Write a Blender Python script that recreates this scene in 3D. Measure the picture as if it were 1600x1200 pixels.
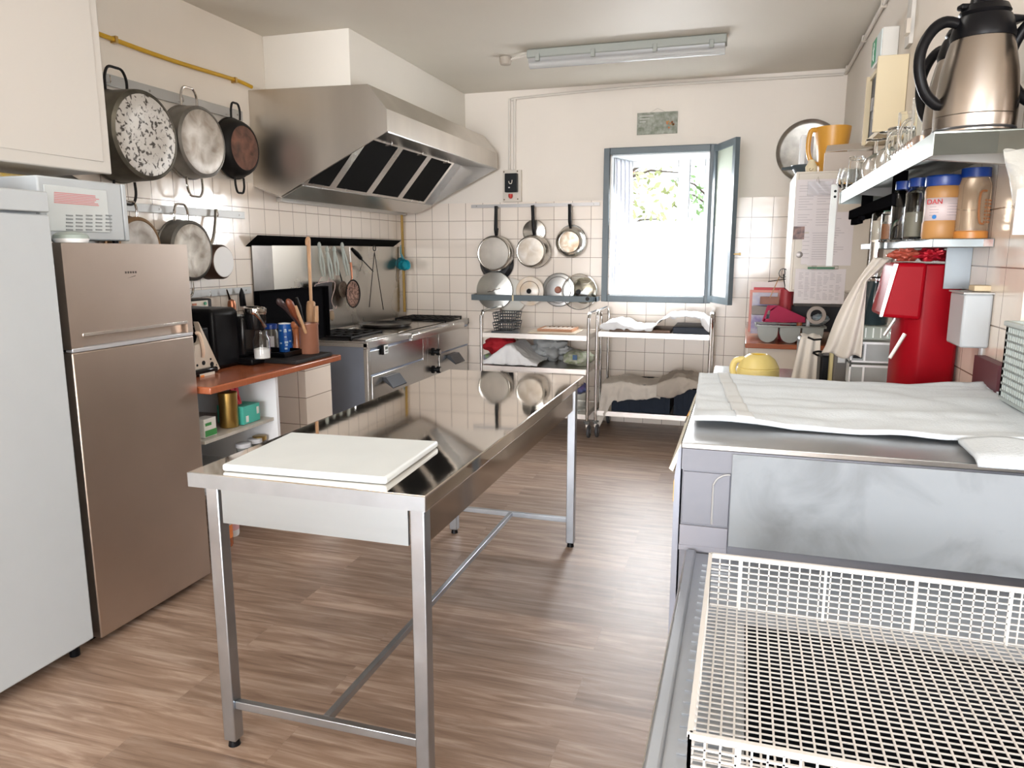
import bpy, bmesh, math, random
from mathutils import Vector, Matrix
random.seed(7)
for o in list(bpy.data.objects): bpy.data.objects.remove(o)
S = bpy.context.scene
COL = S.collection
PI = math.pi
# ------------------------------------------------------------------ camera
CAM_H, FPX, PITCH, YAW = 1.45, 1160.0, math.radians(10.0), math.radians(17.2)
cd = bpy.data.cameras.new('camera'); cam = bpy.data.objects.new('camera', cd); COL.objects.link(cam)
cd.sensor_width = 36.0; cd.lens = 36.0 * FPX / 1600.0; cd.clip_start = 0.02
cam.location = (0, 0, CAM_H); cam.rotation_euler = (PI / 2 - PITCH, 0, YAW)
S.camera = cam
FW = Vector((-math.sin(YAW) * math.cos(PITCH), math.cos(YAW) * math.cos(PITCH), -math.sin(PITCH)))
RT = Vector((math.cos(YAW), math.sin(YAW), 0)); UP = RT.cross(FW)
def P(px, py, x=None, y=None, z=None):
    """surveying helper: the point of a known plane seen at a photo pixel"""
    d = RT * ((px - 800) / FPX) + UP * (-(py - 600) / FPX) + FW
    o = Vector((0, 0, CAM_H))
    if x is not None: t = (x - o.x) / d.x
    elif y is not None: t = (y - o.y) / d.y
    else: t = (z - o.z) / d.z
    return o + d * t
# ------------------------------------------------------------------ light and exposure
S.view_settings.view_transform = 'Standard'; S.view_settings.look = 'None'
S.view_settings.gamma = 1.0; S.view_settings.use_curve_mapping = False
S.view_settings.exposure = 0.36
w = bpy.data.worlds.new('daylight'); S.world = w; w.use_nodes = True
bg = w.node_tree.nodes['Background']; bg.inputs[0].default_value = (0.80, 0.90, 1.0, 1); bg.inputs[1].default_value = 3.7
XL, XR, YB, YR, ZC, XR2, YJ = -3.0, 0.66, 6.33, -6.5, 2.805, 2.2, 2.13   # walls, ceiling, jog of the right wall
def area(name, loc, rot, sx, sy, power, color, portal=False):
    l = bpy.data.lights.new(name, 'AREA'); l.shape = 'RECTANGLE'; l.size = sx; l.size_y = sy; l.energy = power; l.color = color
    if portal: l.cycles.is_portal = True
    o = bpy.data.objects.new(name, l); COL.objects.link(o); o.location = loc; o.rotation_euler = rot
    return o
area('window_portal', (-0.70, YB + 0.46, 1.67), (-PI / 2, 0, 0), 0.86, 1.2, 1, (1, 1, 1), True)
# daylight through the wide glazing in the rear wall and the side window, both behind the photographer
area('rear_daylight', (-0.6, YR + 0.04, 1.45), (PI / 2, 0, 0), 4.2, 2.1, 455, (0.96, 0.97, 1.0))
area('side_daylight', (XR2 - 0.04, -1.4, 1.6), (PI / 2, 0, PI / 2), 2.2, 1.3, 66, (1.0, 0.96, 0.90))
area('ceiling_fill', (-0.9, 2.4, ZC - 0.02), (0, 0, 0), 1.3, 0.12, 10, (1.0, 0.96, 0.90))  # added overhead fill for the upward faces; no lamp hangs here
# sky light falling steeply through the back window
area('window_daylight', (-0.70, YB + 0.20, 1.80), (-PI / 2 + 0.7, 0, 0), 0.74, 0.6, 40, (0.97, 0.98, 1.0))

# ------------------------------------------------------------------ materials
def nt(name):
    m = bpy.data.materials.new(name); m.use_nodes = True
    n = m.node_tree.nodes; return m, n, m.node_tree.links, n['Principled BSDF']
def ramp(n, l, src, stops):
    r = n.new('ShaderNodeValToRGB'); e = r.color_ramp.elements
    while len(e) > 1: e.remove(e[-1])
    e[0].position = stops[0][0]; e[0].color = (*stops[0][1], 1)
    for p, c in stops[1:]:
        k = e.new(p); k.color = (*c, 1)
    l.new(src, r.inputs[0]); return r.outputs[0]
def noise(n, l, scale, detail=3, stretch=(1, 1, 1), coord='Object', dist=0.0):
    t = n.new('ShaderNodeTexCoord'); mp = n.new('ShaderNodeMapping'); mp.inputs['Scale'].default_value = stretch
    l.new(t.outputs[coord], mp.inputs[0]); q = n.new('ShaderNodeTexNoise')
    q.inputs['Scale'].default_value = scale; q.inputs['Detail'].default_value = detail; q.inputs['Distortion'].default_value = dist
    l.new(mp.outputs[0], q.inputs['Vector']); return q.outputs['Fac']
def bump(n, l, p, h, strength, dist=0.002):
    b = n.new('ShaderNodeBump'); b.inputs['Strength'].default_value = strength; b.inputs['Distance'].default_value = dist
    l.new(h, b.inputs['Height']); l.new(b.outputs[0], p.inputs['Normal'])
MC = {}
def M(name, col=(.8, .8, .8), rough=.5, metal=0.0, var=0.0, vscale=12, bmp=0.0, bscale=60, stretch=(1, 1, 1), trans=0, ior=1.45, coat=0, alpha=1, rvar=0, col2=None, spec=None):
    if name in MC: return MC[name]
    m, n, l, p = nt(name)
    p.inputs['Base Color'].default_value = (*col, 1); p.inputs['Roughness'].default_value = rough; p.inputs['Metallic'].default_value = metal
    if spec is not None: p.inputs['Specular IOR Level'].default_value = spec
    if trans: p.inputs['Transmission Weight'].default_value = trans; p.inputs['IOR'].default_value = ior
    if coat: p.inputs['Coat Weight'].default_value = coat; p.inputs['Coat Roughness'].default_value = .08
    if alpha < 1: p.inputs['Alpha'].default_value = alpha
    if var or col2:
        f = noise(n, l, vscale, 5, stretch)
        c2 = col2 or tuple(max(0, c * (1 - var)) for c in col)
        l.new(ramp(n, l, f, [(.32, c2), (.68, col)]), p.inputs['Base Color'])
    if rvar:
        f = noise(n, l, vscale * 1.3, 4, stretch); r = n.new('ShaderNodeMapRange')
        r.inputs['To Min'].default_value = max(0.02, rough - rvar); r.inputs['To Max'].default_value = rough + rvar
        l.new(f, r.inputs['Value']); l.new(r.outputs[0], p.inputs['Roughness'])
    if bmp: bump(n, l, p, noise(n, l, bscale, 4, stretch), bmp)
    MC[name] = m; return m
STEEL = M('brushed_steel', (.62, .60, .57), .26, 1, var=.10, vscale=5, bmp=.12, bscale=90, stretch=(1, 1, .05), rvar=.08)
STEELH = M('brushed_steel_horizontal', (.60, .59, .57), .24, 1, var=.10, vscale=4, bmp=.10, bscale=90, stretch=(.06, .06, 1), rvar=.07)
TOPST = M('polished_table_steel', (.84, .79, .73), .045, 1, var=.06, vscale=3, bmp=.22, bscale=2.2, rvar=.02)
LEGST = M('leg_steel', (.50, .545, .60), .32, 1, var=.15, vscale=9, rvar=.08)
CHROME = M('chrome_tube', (.72, .70, .68), .12, 1)
FRIDGE = M('warm_inox', (.56, .475, .41), .36, 1, var=.06, vscale=4, bmp=.05, bscale=200, rvar=.04)
ALU = M('worn_aluminium', (.50, .48, .44), .36, 1, var=.35, vscale=10, bmp=.2, bscale=30, rvar=.12)
ALUD = M('dark_aluminium', (.30, .29, .27), .42, 1, var=.4, vscale=8, rvar=.1)
GREY = M('grey_painted_rail', (.46, .46, .45), .45, .3)
BLUEGREY = M('blue_grey_paint', (.105, .135, .15), .42, 0, var=.12, vscale=8)
BLACK = M('black_plastic', (.005, .005, .006), .34, spec=.14)
BLACKM = M('black_metal', (.010, .009, .009), .5, .1, var=.5, vscale=14, spec=.3)
WHITE = M('white_plastic', (.80, .82, .83), .35)
WENAM = M('white_enamel', (.47, .505, .53), .35, 0, var=.02)
CREAM = M('cream_lacquer', (.66, .60, .52), .4)
LEMON = M('pale_yellow_box', (.72, .62, .42), .5)
WOOD = M('beech_wood', (.55, .32, .17), .5, 0, var=.3, vscale=6, stretch=(8, 8, 1))
WOODD = M('dark_wood', (.20, .055, .025), .4, 0, var=.4, vscale=6, stretch=(8, 8, 1))
TERRA = M('terracotta_laminate', (.36, .105, .045), .22, 0, var=.12, vscale=12, stretch=(1, 5, 1))
RED = M('red_plastic', (.29, .0015, .008), .42, spec=.12)
COTTON = M('white_cotton', (.80, .81, .83), .9, 0, bmp=.5, bscale=160, var=.04)
LINEN = M('grey_linen', (.60, .555, .50), .92, 0, bmp=.4, bscale=160, var=.05)
CREWHITE = M('white_plastic_board', (.74, .79, .81), .38, 0, var=.04, vscale=7)
GLASS = M('clear_glass', (.97, .98, .97), .02, trans=1, ior=1.35)
CLEARP = M('clear_plastic', (.90, .93, .92), .08, trans=.95, ior=1.2)
SMOKE = M('smoked_plastic', (.03, .03, .035), .08)
BLUEL = M('blue_plastic', (.01, .05, .28), .3)
DKBLUE = M('dark_blue_plastic', (.008, .014, .028), .45, spec=.25)
RUBBER = M('black_rubber', (.02, .02, .02), .7)
PAPER = M('printed_paper', (.64, .60, .61), .8)
INK = M('grey_ink', (.44, .41, .43), .8)
REDINK = M('red_ink', (.62, .25, .26), .8)
DGREY = M('dark_grey_plastic', (.07, .075, .08), .4)

def wall_mat(name, axis, start=0.0, painted=(.81, .75, .675), zt=1.885):
    """glazed 16 cm tiles up to zt, painted plaster above; world-space layout"""
    m, n, l, p = nt(name)
    g = n.new('ShaderNodeNewGeometry'); s = n.new('ShaderNodeSeparateXYZ'); l.new(g.outputs['Position'], s.inputs[0])
    c = n.new('ShaderNodeCombineXYZ')
    a1 = n.new('ShaderNodeMath'); a1.operation = 'SUBTRACT'; l.new(s.outputs[axis], a1.inputs[0]); a1.inputs[1].default_value = start
    a2 = n.new('ShaderNodeMath'); a2.operation = 'SUBTRACT'; l.new(s.outputs['Z'], a2.inputs[0]); a2.inputs[1].default_value = zt - 0.155
    l.new(a1.outputs[0], c.inputs[0]); l.new(a2.outputs[0], c.inputs[1])
    b = n.new('ShaderNodeTexBrick'); b.offset = 0; b.squash = 1
    b.inputs['Scale'].default_value = 1; b.inputs['Brick Width'].default_value = .1615; b.inputs['Row Height'].default_value = .159
    b.inputs['Mortar Size'].default_value = .0022; b.inputs['Mortar Smooth'].default_value = .3
    b.inputs['Color1'].default_value = (.88, .79, .70, 1); b.inputs['Color2'].default_value = (.84, .75, .66, 1); b.inputs['Mortar'].default_value = (.27, .20, .15, 1)
    l.new(c.outputs[0], b.inputs['Vector'])
    t = n.new('ShaderNodeMath'); t.operation = 'GREATER_THAN'; l.new(s.outputs['Z'], t.inputs[0]); t.inputs[1].default_value = zt
    nz = noise(n, l, 2.2, 4, coord='Object'); pc = ramp(n, l, nz, [(.3, tuple(x * .96 for x in painted)), (.7, painted)])
    mx = n.new('ShaderNodeMix'); mx.data_type = 'RGBA'
    l.new(t.outputs[0], mx.inputs[0]); l.new(b.outputs['Color'], mx.inputs[6]); l.new(pc, mx.inputs[7])
    l.new(mx.outputs[2], p.inputs['Base Color'])
    r = n.new('ShaderNodeMapRange'); r.inputs['To Min'].default_value = .16; r.inputs['To Max'].default_value = .75
    l.new(t.outputs[0], r.inputs['Value']); l.new(r.outputs[0], p.inputs['Roughness'])
    # grout grooves plus slightly wavy glaze
    inv = n.new('ShaderNodeMath'); inv.operation = 'SUBTRACT'; inv.inputs[0].default_value = 1; l.new(b.outputs['Fac'], inv.inputs[1])
    wv = noise(n, l, 9, 2, coord='Object'); ml = n.new('ShaderNodeMath'); ml.operation = 'MULTIPLY_ADD'; l.new(wv, ml.inputs[0]); ml.inputs[1].default_value = 1.3; l.new(inv.outputs[0], ml.inputs[2])
    t2 = n.new('ShaderNodeMath'); t2.operation = 'MULTIPLY_ADD'; l.new(t.outputs[0], t2.inputs[0]); t2.inputs[1].default_value = -.8; t2.inputs[2].default_value = .9
    ms = n.new('ShaderNodeMath'); ms.operation = 'MULTIPLY'; l.new(ml.outputs[0], ms.inputs[0]); l.new(t2.outputs[0], ms.inputs[1])
    bump(n, l, p, ms.outputs[0], .55, .0022)
    return m
def floor_mat():
    m, n, l, p = nt('oak_vinyl_planks')
    t = n.new('ShaderNodeTexCoord'); b = n.new('ShaderNodeTexBrick'); b.offset = .37; b.inputs['Scale'].default_value = 1
    b.inputs['Brick Width'].default_value = 1.25; b.inputs['Row Height'].default_value = .18; b.inputs['Mortar Size'].default_value = .0008
    b.inputs['Color1'].default_value = (.0, .0, .0, 1); b.inputs['Color2'].default_value = (1, 1, 1, 1); b.inputs['Mortar'].default_value = (.2, .2, .2, 1)
    l.new(t.outputs['Object'], b.inputs['Vector'])
    # grain shifts from plank to plank
    sc = n.new('ShaderNodeVectorMath'); sc.operation = 'MULTIPLY_ADD'; l.new(b.outputs['Color'], sc.inputs[0]); sc.inputs[1].default_value = (3, 7, 0); l.new(t.outputs['Object'], sc.inputs[2])
    mp = n.new('ShaderNodeMapping'); mp.inputs['Scale'].default_value = (1.2, 14, 1); l.new(sc.outputs[0], mp.inputs[0])
    q = n.new('ShaderNodeTexNoise'); q.inputs['Scale'].default_value = 2.2; q.inputs['Detail'].default_value = 7; q.inputs['Roughness'].default_value = .62; q.inputs['Distortion'].default_value = .7
    l.new(mp.outputs[0], q.inputs['Vector'])
    col = ramp(n, l, q.outputs['Fac'], [(.28, (.17, .097, .060)), (.5, (.33, .222, .158)), (.74, (.56, .44, .355))])
    mx = n.new('ShaderNodeMix'); mx.data_type = 'RGBA'; mx.blend_type = 'MULTIPLY'
    mr = n.new('ShaderNodeMapRange'); mr.inputs['To Min'].default_value = .78; mr.inputs['To Max'].default_value = 1.08
    l.new(b.outputs['Color'], mr.inputs['Value']); mx.inputs[0].default_value = 1
    l.new(col, mx.inputs[6]); l.new(mr.outputs[0], mx.inputs[7]); l.new(mx.outputs[2], p.inputs['Base Color'])
    p.inputs['Roughness'].default_value = .44; p.inputs['Specular IOR Level'].default_value = .95
    bump(n, l, p, q.outputs['Fac'], .25, .0015)
    return m

# ------------------------------------------------------------------ mesh builder
def frame_of(d):
    d = Vector(d).normalized(); a = Vector((0, 0, 1)) if abs(d.z) < .9 else Vector((1, 0, 0))
    u = d.cross(a).normalized(); return u, d.cross(u).normalized(), d
class MB:
    def __init__(s): s.v = []; s.f = []; s.T = None
    def add(s, vs, fs):
        k = len(s.v); s.v += [tuple(x) for x in vs]; s.f += [tuple(i + k for i in f) for f in fs]; return s
    def box(s, x0, x1, y0, y1, z0, z1):
        if x0 > x1: x0, x1 = x1, x0
        if y0 > y1: y0, y1 = y1, y0
        if z0 > z1: z0, z1 = z1, z0
        return s.add([(x0, y0, z0), (x1, y0, z0), (x1, y1, z0), (x0, y1, z0), (x0, y0, z1), (x1, y0, z1), (x1, y1, z1), (x0, y1, z1)],
                     [(0, 3, 2, 1), (4, 5, 6, 7), (0, 1, 5, 4), (1, 2, 6, 5), (2, 3, 7, 6), (3, 0, 4, 7)])
    def rbox(s, c, size, rz=0, rx=0, ry=0):
        m = Matrix.Translation(c) @ Matrix.Rotation(rz, 4, 'Z') @ Matrix.Rotation(ry, 4, 'Y') @ Matrix.Rotation(rx, 4, 'X')
        t = MB().box(-size[0] / 2, size[0] / 2, -size[1] / 2, size[1] / 2, -size[2] / 2, size[2] / 2)
        return s.add([m @ Vector(q) for q in t.v], t.f)
    def bar(s, a, b, wd, th, up=(0, 0, 1)):
        a = Vector(a); b = Vector(b); d = (b - a).normalized(); u = Vector(up); r = d.cross(u)
        if r.length < 1e-4: u = Vector((1, 0, 0)); r = d.cross(u)
        r.normalize(); u = r.cross(d); r = r * wd / 2; u = u * th / 2
        return s.add([a - r - u, a + r - u, a + r + u, a - r + u, b - r - u, b + r - u, b + r + u, b - r + u],
                     [(3, 2, 1, 0), (4, 5, 6, 7), (0, 1, 5, 4), (1, 2, 6, 5), (2, 3, 7, 6), (3, 0, 4, 7)])
    def cyl(s, a, b, r0, r1=None, n=20, caps=True):
        return s.lathe(a, Vector(b) - Vector(a), [(0, r0), (1, r1 if r1 is not None else r0)], n, caps, True)
    def lathe(s, o, axis, prof, n=28, caps=False, unit=False, sq=1.0):
        """prof = (height, radius) pairs along axis"""
        o = Vector(o); L = Vector(axis).length if unit else 1.0; u, v_, d = frame_of(axis); vs = []; fs = []
        for h, r in prof:
            for i in range(n):
                a = 2 * PI * i / n; vs.append(o + d * h * L + (u * math.cos(a) + v_ * math.sin(a) * sq) * max(r, 1e-5))
        m = len(prof)
        for j in range(m - 1):
            for i in range(n):
                k = (i + 1) % n; fs.append((j * n + i, (j + 1) * n + i, (j + 1) * n + k, j * n + k))
        if caps:
            fs.append(tuple(range(n))); fs.append(tuple((m - 1) * n + n - 1 - i for i in range(n)))
        return s.add(vs, fs)
    def tube(s, pts, r, n=10, closed=False, rr=None, sm=4):
        pts = [Vector(p) for p in pts]
        if sm and not closed and 4 <= len(pts) <= 24:
            q = [pts[0]] + pts + [pts[-1]]; out = []; ro = []
            for i in range(1, len(q) - 2):
                for k in range(sm):
                    t = k / sm; a, b, c, d = q[i - 1], q[i], q[i + 1], q[i + 2]
                    out.append(((2 * b) + (c - a) * t + (2 * a - 5 * b + 4 * c - d) * t * t + (3 * b - a - 3 * c + d) * t ** 3) / 2)
                    if rr: ro.append(rr[i - 1] * (1 - t) + rr[i] * t)
            out.append(pts[-1]); pts = out
            if rr: rr = ro + [rr[-1]]
        vs = []; fs = []; N = len(pts); pu = None
        for i, p in enumerate(pts):
            if closed: d = pts[(i + 1) % N] - pts[i - 1]
            else: d = pts[min(i + 1, N - 1)] - pts[max(i - 1, 0)]
            d = d.normalized() if d.length > 1e-7 else Vector((0, 0, 1))
            if pu is None: u, v_, _ = frame_of(d)
            else:
                u = pu - d * pu.dot(d); u = u.normalized() if u.length > 1e-5 else frame_of(d)[0]; v_ = d.cross(u)
            pu = u; q = rr[i] if rr else r
            for k in range(n):
                a = 2 * PI * k / n; vs.append(p + (u * math.cos(a) + v_ * math.sin(a)) * q)
        for i in range(N if closed else N - 1):
            j = (i + 1) % N
            for k in range(n):
                h = (k + 1) % n; fs.append((i * n + k, i * n + h, j * n + h, j * n + k))
        if not closed: fs.append(tuple(n - 1 - k for k in range(n))); fs.append(tuple((N - 1) * n + k for k in range(n)))
        return s.add(vs, fs)
    def prism(s, poly, axis, a, b):
        """poly in the two other axes (order xyz), extruded along axis from a to b"""
        def pt(p, t):
            if axis == 'x': return (t, p[0], p[1])
            if axis == 'y': return (p[0], t, p[1])
            return (p[0], p[1], t)
        n = len(poly)
        return s.add([pt(p, a) for p in poly] + [pt(p, b) for p in poly],
                     [tuple(range(n)), tuple(n + n - 1 - i for i in range(n))] + [(i, n + i, n + (i + 1) % n, (i + 1) % n) for i in range(n)])
    def quadp(s, a, b, c, d, th):
        """a plate with four given corners and real thickness"""
        a, b, c, d = map(Vector, (a, b, c, d)); nn = (b - a).cross(d - a).normalized() * th
        return s.add([a, b, c, d, a + nn, b + nn, c + nn, d + nn], [(3, 2, 1, 0), (4, 5, 6, 7), (0, 1, 5, 4), (1, 2, 6, 5), (2, 3, 7, 6), (3, 0, 4, 7)])
    def grid(s, fn, nu, nv, close_u=False):
        vs = [fn(i / nu, j / nv) for j in range(nv + 1) for i in range(nu + 1)]
        return s.add(vs, [(j * (nu + 1) + i, j * (nu + 1) + i + 1, (j + 1) * (nu + 1) + i + 1, (j + 1) * (nu + 1) + i) for j in range(nv) for i in range(nu)])
    def build(s, name, mat, parent=None, bevel=0, smooth=True, solid=0, sub=0, seg=2, origin=None, angle=35):
        me = bpy.data.meshes.new(name); off = Vector((0, 0, 0))
        if parent is not None:
            q = parent
            while q is not None: off += Vector(q.location); q = q.parent
        elif origin is not None: off = Vector(origin)
        else:
            xs = [v[0] for v in s.v]; ys = [v[1] for v in s.v]; zs = [v[2] for v in s.v]
            off = Vector(((min(xs) + max(xs)) / 2, (min(ys) + max(ys)) / 2, min(zs)))
        me.from_pydata([tuple(Vector(v) - off) for v in s.v], [], s.f)
        bm = bmesh.new(); bm.from_mesh(me); bmesh.ops.remove_doubles(bm, verts=bm.verts, dist=1e-5)
        bmesh.ops.recalc_face_normals(bm, faces=bm.faces); bm.to_mesh(me); bm.free()
        me.materials.append(mat)
        o = bpy.data.objects.new(name, me); COL.objects.link(o)
        if parent is not None: o.parent = parent
        else: o.location = off
        if smooth:
            me.shade_smooth()
            bm = bmesh.new(); bm.from_mesh(me)
            for e in bm.edges:
                if len(e.link_faces) == 2 and e.calc_face_angle(0) > math.radians(angle): e.smooth = False
            bm.to_mesh(me); bm.free()
        if solid: q = o.modifiers.new('solid', 'SOLIDIFY'); q.thickness = solid; q.offset = 0
        if sub: q = o.modifiers.new('sub', 'SUBSURF'); q.levels = sub; q.render_levels = sub
        if bevel:
            q = o.modifiers.new('bevel', 'BEVEL'); q.width = bevel; q.segments = seg; q.limit_method = 'ANGLE'; q.harden_normals = False
        return o
def tag(o, label=None, cat=None, group=None, kind=None):
    if label: o['label'] = label
    if cat: o['category'] = cat
    if group: o['group'] = group
    if kind: o['kind'] = kind
    return o
def thing(name, label, cat, loc=(0, 0, 0), group=None, rz=0):
    o = bpy.data.objects.new(name, None); COL.objects.link(o); o.location = loc; o.rotation_euler = (0, 0, rz); o.empty_display_size = .05
    return tag(o, label, cat, group)
def struct(o): o['kind'] = 'structure'; return o
def dup(root, loc, rz=None, label=None, group=None, scale=None):
    r = root.copy(); COL.objects.link(r); r.location = loc
    if rz is not None: r.rotation_euler = (0, 0, rz)
    if scale: r.scale = (scale,) * 3 if not isinstance(scale, tuple) else scale
    if label: r['label'] = label
    if group: r['group'] = group
    for ch in list(root.children):
        c = ch.copy(); COL.objects.link(c); c.parent = r
        for g in ch.children:
            d = g.copy(); COL.objects.link(d); d.parent = c
    return r
def arc(c, r, a0, a1, n, f):
    return [f(c[0] + r * math.cos(math.radians(a0 + (a1 - a0) * i / n)), c[1] + r * math.sin(math.radians(a0 + (a1 - a0) * i / n))) for i in range(n + 1)]
def hnoise(x, y, s=1.0):
    from mathutils import noise as N
    return N.noise(Vector((x * s, y * s, 3.7)))

# ================================================================== the room
o = MB().box(XL, XR2, YR, YB + .5, -.1, 0).build('floor', floor_mat(), origin=(0, 0, 0)); struct(o)
CEIL = M('ceiling_paint', (.70, .66, .58), .6, 0, var=.05, vscale=1.5, bmp=.12, bscale=25)
struct(MB().box(XL - .2, XR2 + .2, YR - .2, YB + .6, ZC, ZC + .1).build('ceiling', CEIL, smooth=False))
WB = wall_mat('tiled_wall_back', 'X', start=-1.26)
WS = wall_mat('tiled_wall_side', 'Y', start=.05, painted=(.86, .80, .72))
WR = wall_mat('tiled_wall_right', 'Y', start=.02)
WX0, WX1, WZ0, WZ1 = -1.10, -.30, 1.095, 2.25
b = MB(); b.box(XL - .2, WX0, YB, YB + .5, 0, ZC); b.box(WX1, XR + .2, YB, YB + .5, 0, ZC); b.box(WX0, WX1, YB, YB + .5, 0, WZ0); b.box(WX0, WX1, YB, YB + .5, WZ1, ZC)
struct(b.build('wall_back', WB, smooth=False, origin=(0, 0, 0)))
struct(MB().box(XL - .2, XL, YR, YB, 0, ZC).build('wall_left', WS, smooth=False, origin=(0, 0, 0)))
struct(MB().box(XR, XR + .2, YJ, YB, 0, ZC).box(XR + .2, XR2 + .2, YJ, YJ + .2, 0, ZC).box(XR2, XR2 + .2, -.3, YJ, 0, ZC).box(XR2, XR2 + .2, YR, -2.5, 0, ZC).box(XR2, XR2 + .2, -2.5, -.3, 0, .95).box(XR2, XR2 + .2, -2.5, -.3, 2.25, ZC).build('wall_right', WR, smooth=False, origin=(0, 0, 0)))
REARP = M('rear_wall_paint', (.62, .58, .52), .7)
b = MB(); b.box(XL - .2, XR2 + .2, YR - .2, YR, 2.55, ZC); b.box(XL - .2, -2.75, YR - .2, YR, 0, 2.55); b.box(1.55, XR2 + .2, YR - .2, YR, 0, 2.55); b.box(-2.75, 1.55, YR - .2, YR, 0, .35)
struct(b.build('wall_rear', REARP, smooth=False))
# white painted lining of the deep window recess
b = MB(); t = .012
b.box(WX0, WX0 + t, YB, YB + .5, WZ0, WZ1); b.box(WX1 - t, WX1, YB, YB + .5, WZ0, WZ1); b.box(WX0, WX1, YB, YB + .5, WZ0, WZ0 + t); b.box(WX0, WX1, YB, YB + .5, WZ1 - t, WZ1)
struct(b.build('trim_1', M('white_reveal', (.82, .83, .84), .5), smooth=False))
# bulkhead above the hood
CHIM = M('bulkhead_paint', (.80, .76, .69), .7, 0, var=.03, vscale=2)
struct(MB().box(XL, -2.385, 4.33, YB, 2.43, ZC).build('trim_2', CHIM, smooth=False, bevel=.004))
# ceramic trim strip on the tile top
# ---- window (inner blue-grey frame, opened sash)
t = struct(thing('window_1', None, None, (-.70, YB, WZ0)))
fr = MB(); x0, x1, z0, z1, fw = -1.155, -.255, 1.045, 2.298, .05
fr.box(x0, x0 + fw, YB - .035, YB + .03, z0, z1); fr.box(x1 - fw, x1, YB - .035, YB + .03, z0, z1); fr.box(x0 + fw, x1 - fw, YB - .035, YB + .03, z0, z0 + fw); fr.box(x0 + fw, x1 - fw, YB - .035, YB + .03, z1 - fw, z1)
fr.build('window_frame', BLUEGREY, t, bevel=.003)
# outer casement: two white leaves, frosted film on the lower panes
wx = [P(976, 350, y=YB + .42).x, P(1066, 350, y=YB + .42).x, WX1 - .012]
yy0, yy1 = YB + .40, YB + .45; zb, zt = WZ0 + .012, WZ1 - .012
FROST = M('frosted_film', (.86, .88, .90), .6, trans=.75, ior=1.05)
PANE = M('window_glass', (1, 1, 1), .0, trans=1, ior=1.02)
for i in range(2):
    a, c = wx[i], wx[i + 1]; s_ = .05; f = MB()
    f.box(a, a + s_, yy0, yy1, zb, zt); f.box(c - s_, c, yy0, yy1, zb, zt); f.box(a + s_, c - s_, yy0, yy1, zb, zb + s_ + .02); f.box(a + s_, c - s_, yy0, yy1, zt - s_, zt)
    fo = f.build('casement', M('white_window_paint', (.80, .81, .80), .35), t, bevel=.004)
    zm = P(1000, 346, y=YB + .42).z
    MB().box(a + s_, c - s_, yy0 + .022, yy0 + .026, zm, zt - s_).build('pane', PANE, fo, smooth=False)
    MB().box(a + s_, c - s_, yy0 + .022, yy0 + .026, zb + s_, zm).build('frosted_pane', FROST, fo, smooth=False)
b = MB(); b.rbox((wx[1], yy0 - .008, 1.62), (.022, .016, .06)); b.rbox((wx[1], yy0 - .025, 1.59), (.016, .016, .11), ry=.15)
b.build('window_handle', M('satin_handle', (.6, .6, .58), .3, .8), t, bevel=.003)
# sash swung into the room
hx = -.262; tipx = P(1147, 345, y=YB - .42).x
sa = Vector((hx, YB - .045, 0)); sb = Vector((P(1147, 345, y=5.88).x, 5.88, 0)); sd = (sb - sa); sl = sd.length; sd.normalize()
def sp(u, z, k=0): q = sa + sd * u + Vector((sd.y, -sd.x, 0)) * k; return Vector((q.x, q.y, z))
f = MB(); sz0, sz1 = 1.06, 2.285
for (u0, u1, za, zc) in ((0, .05, sz0, sz1), (sl - .05, sl, sz0, sz1), (.05, sl - .05, sz0, sz0 + .05), (.05, sl - .05, sz1 - .05, sz1)):
    f.bar(sp((u0 + u1) / 2, za), sp((u0 + u1) / 2, zc), .035, u1 - u0, up=sd)
so = f.build('sash', BLUEGREY, t, smooth=False)
g1 = MB(); g1.bar(sp(sl / 2, sz0 + .05), sp(sl / 2, 1.66), .005, sl - .1, up=sd); g1.build('frosted_pane', M('frosted_sash_film', (.88, .90, .90), .5, trans=.5, ior=1.05), so, smooth=False)
g2 = MB(); g2.bar(sp(sl / 2, 1.66), sp(sl / 2, sz1 - .05), .005, sl - .1, up=sd); g2.build('pane', M('green_reflection', (.80, .88, .76), .25, trans=.45, ior=1.1), so, smooth=False)  # upper pane: a pale green reflection put into the glass colour
b = MB(); k = P(1150, 397, y=5.88); b.cyl(sp(sl - .01, k.z), sp(sl - .01, k.z) + Vector((.05, 0, 0)), .006); b.cyl(sp(sl - .01, k.z) + Vector((.05, 0, 0)), sp(sl - .01, k.z) + Vector((.065, 0, 0)), .010)
b.build('latch', M('brass', (.55, .38, .16), .3, 1), so)
# net curtain inside the recess
cx0 = P(953, 350, y=YB + .25).x
b = MB().grid(lambda u, v: (WX0 + .02 + .10 * u + .012 * math.sin(v * 3), YB + .06 + .30 * u + .025 * math.sin(u * 26), WZ0 + .03 + (WZ1 - WZ0 - .05) * v), 40, 20)
tag(b.build('curtain', M('net_curtain', (.80, .81, .87), .9), solid=.002), 'white net curtain gathered on the left side of the window recess', 'curtain')
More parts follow.
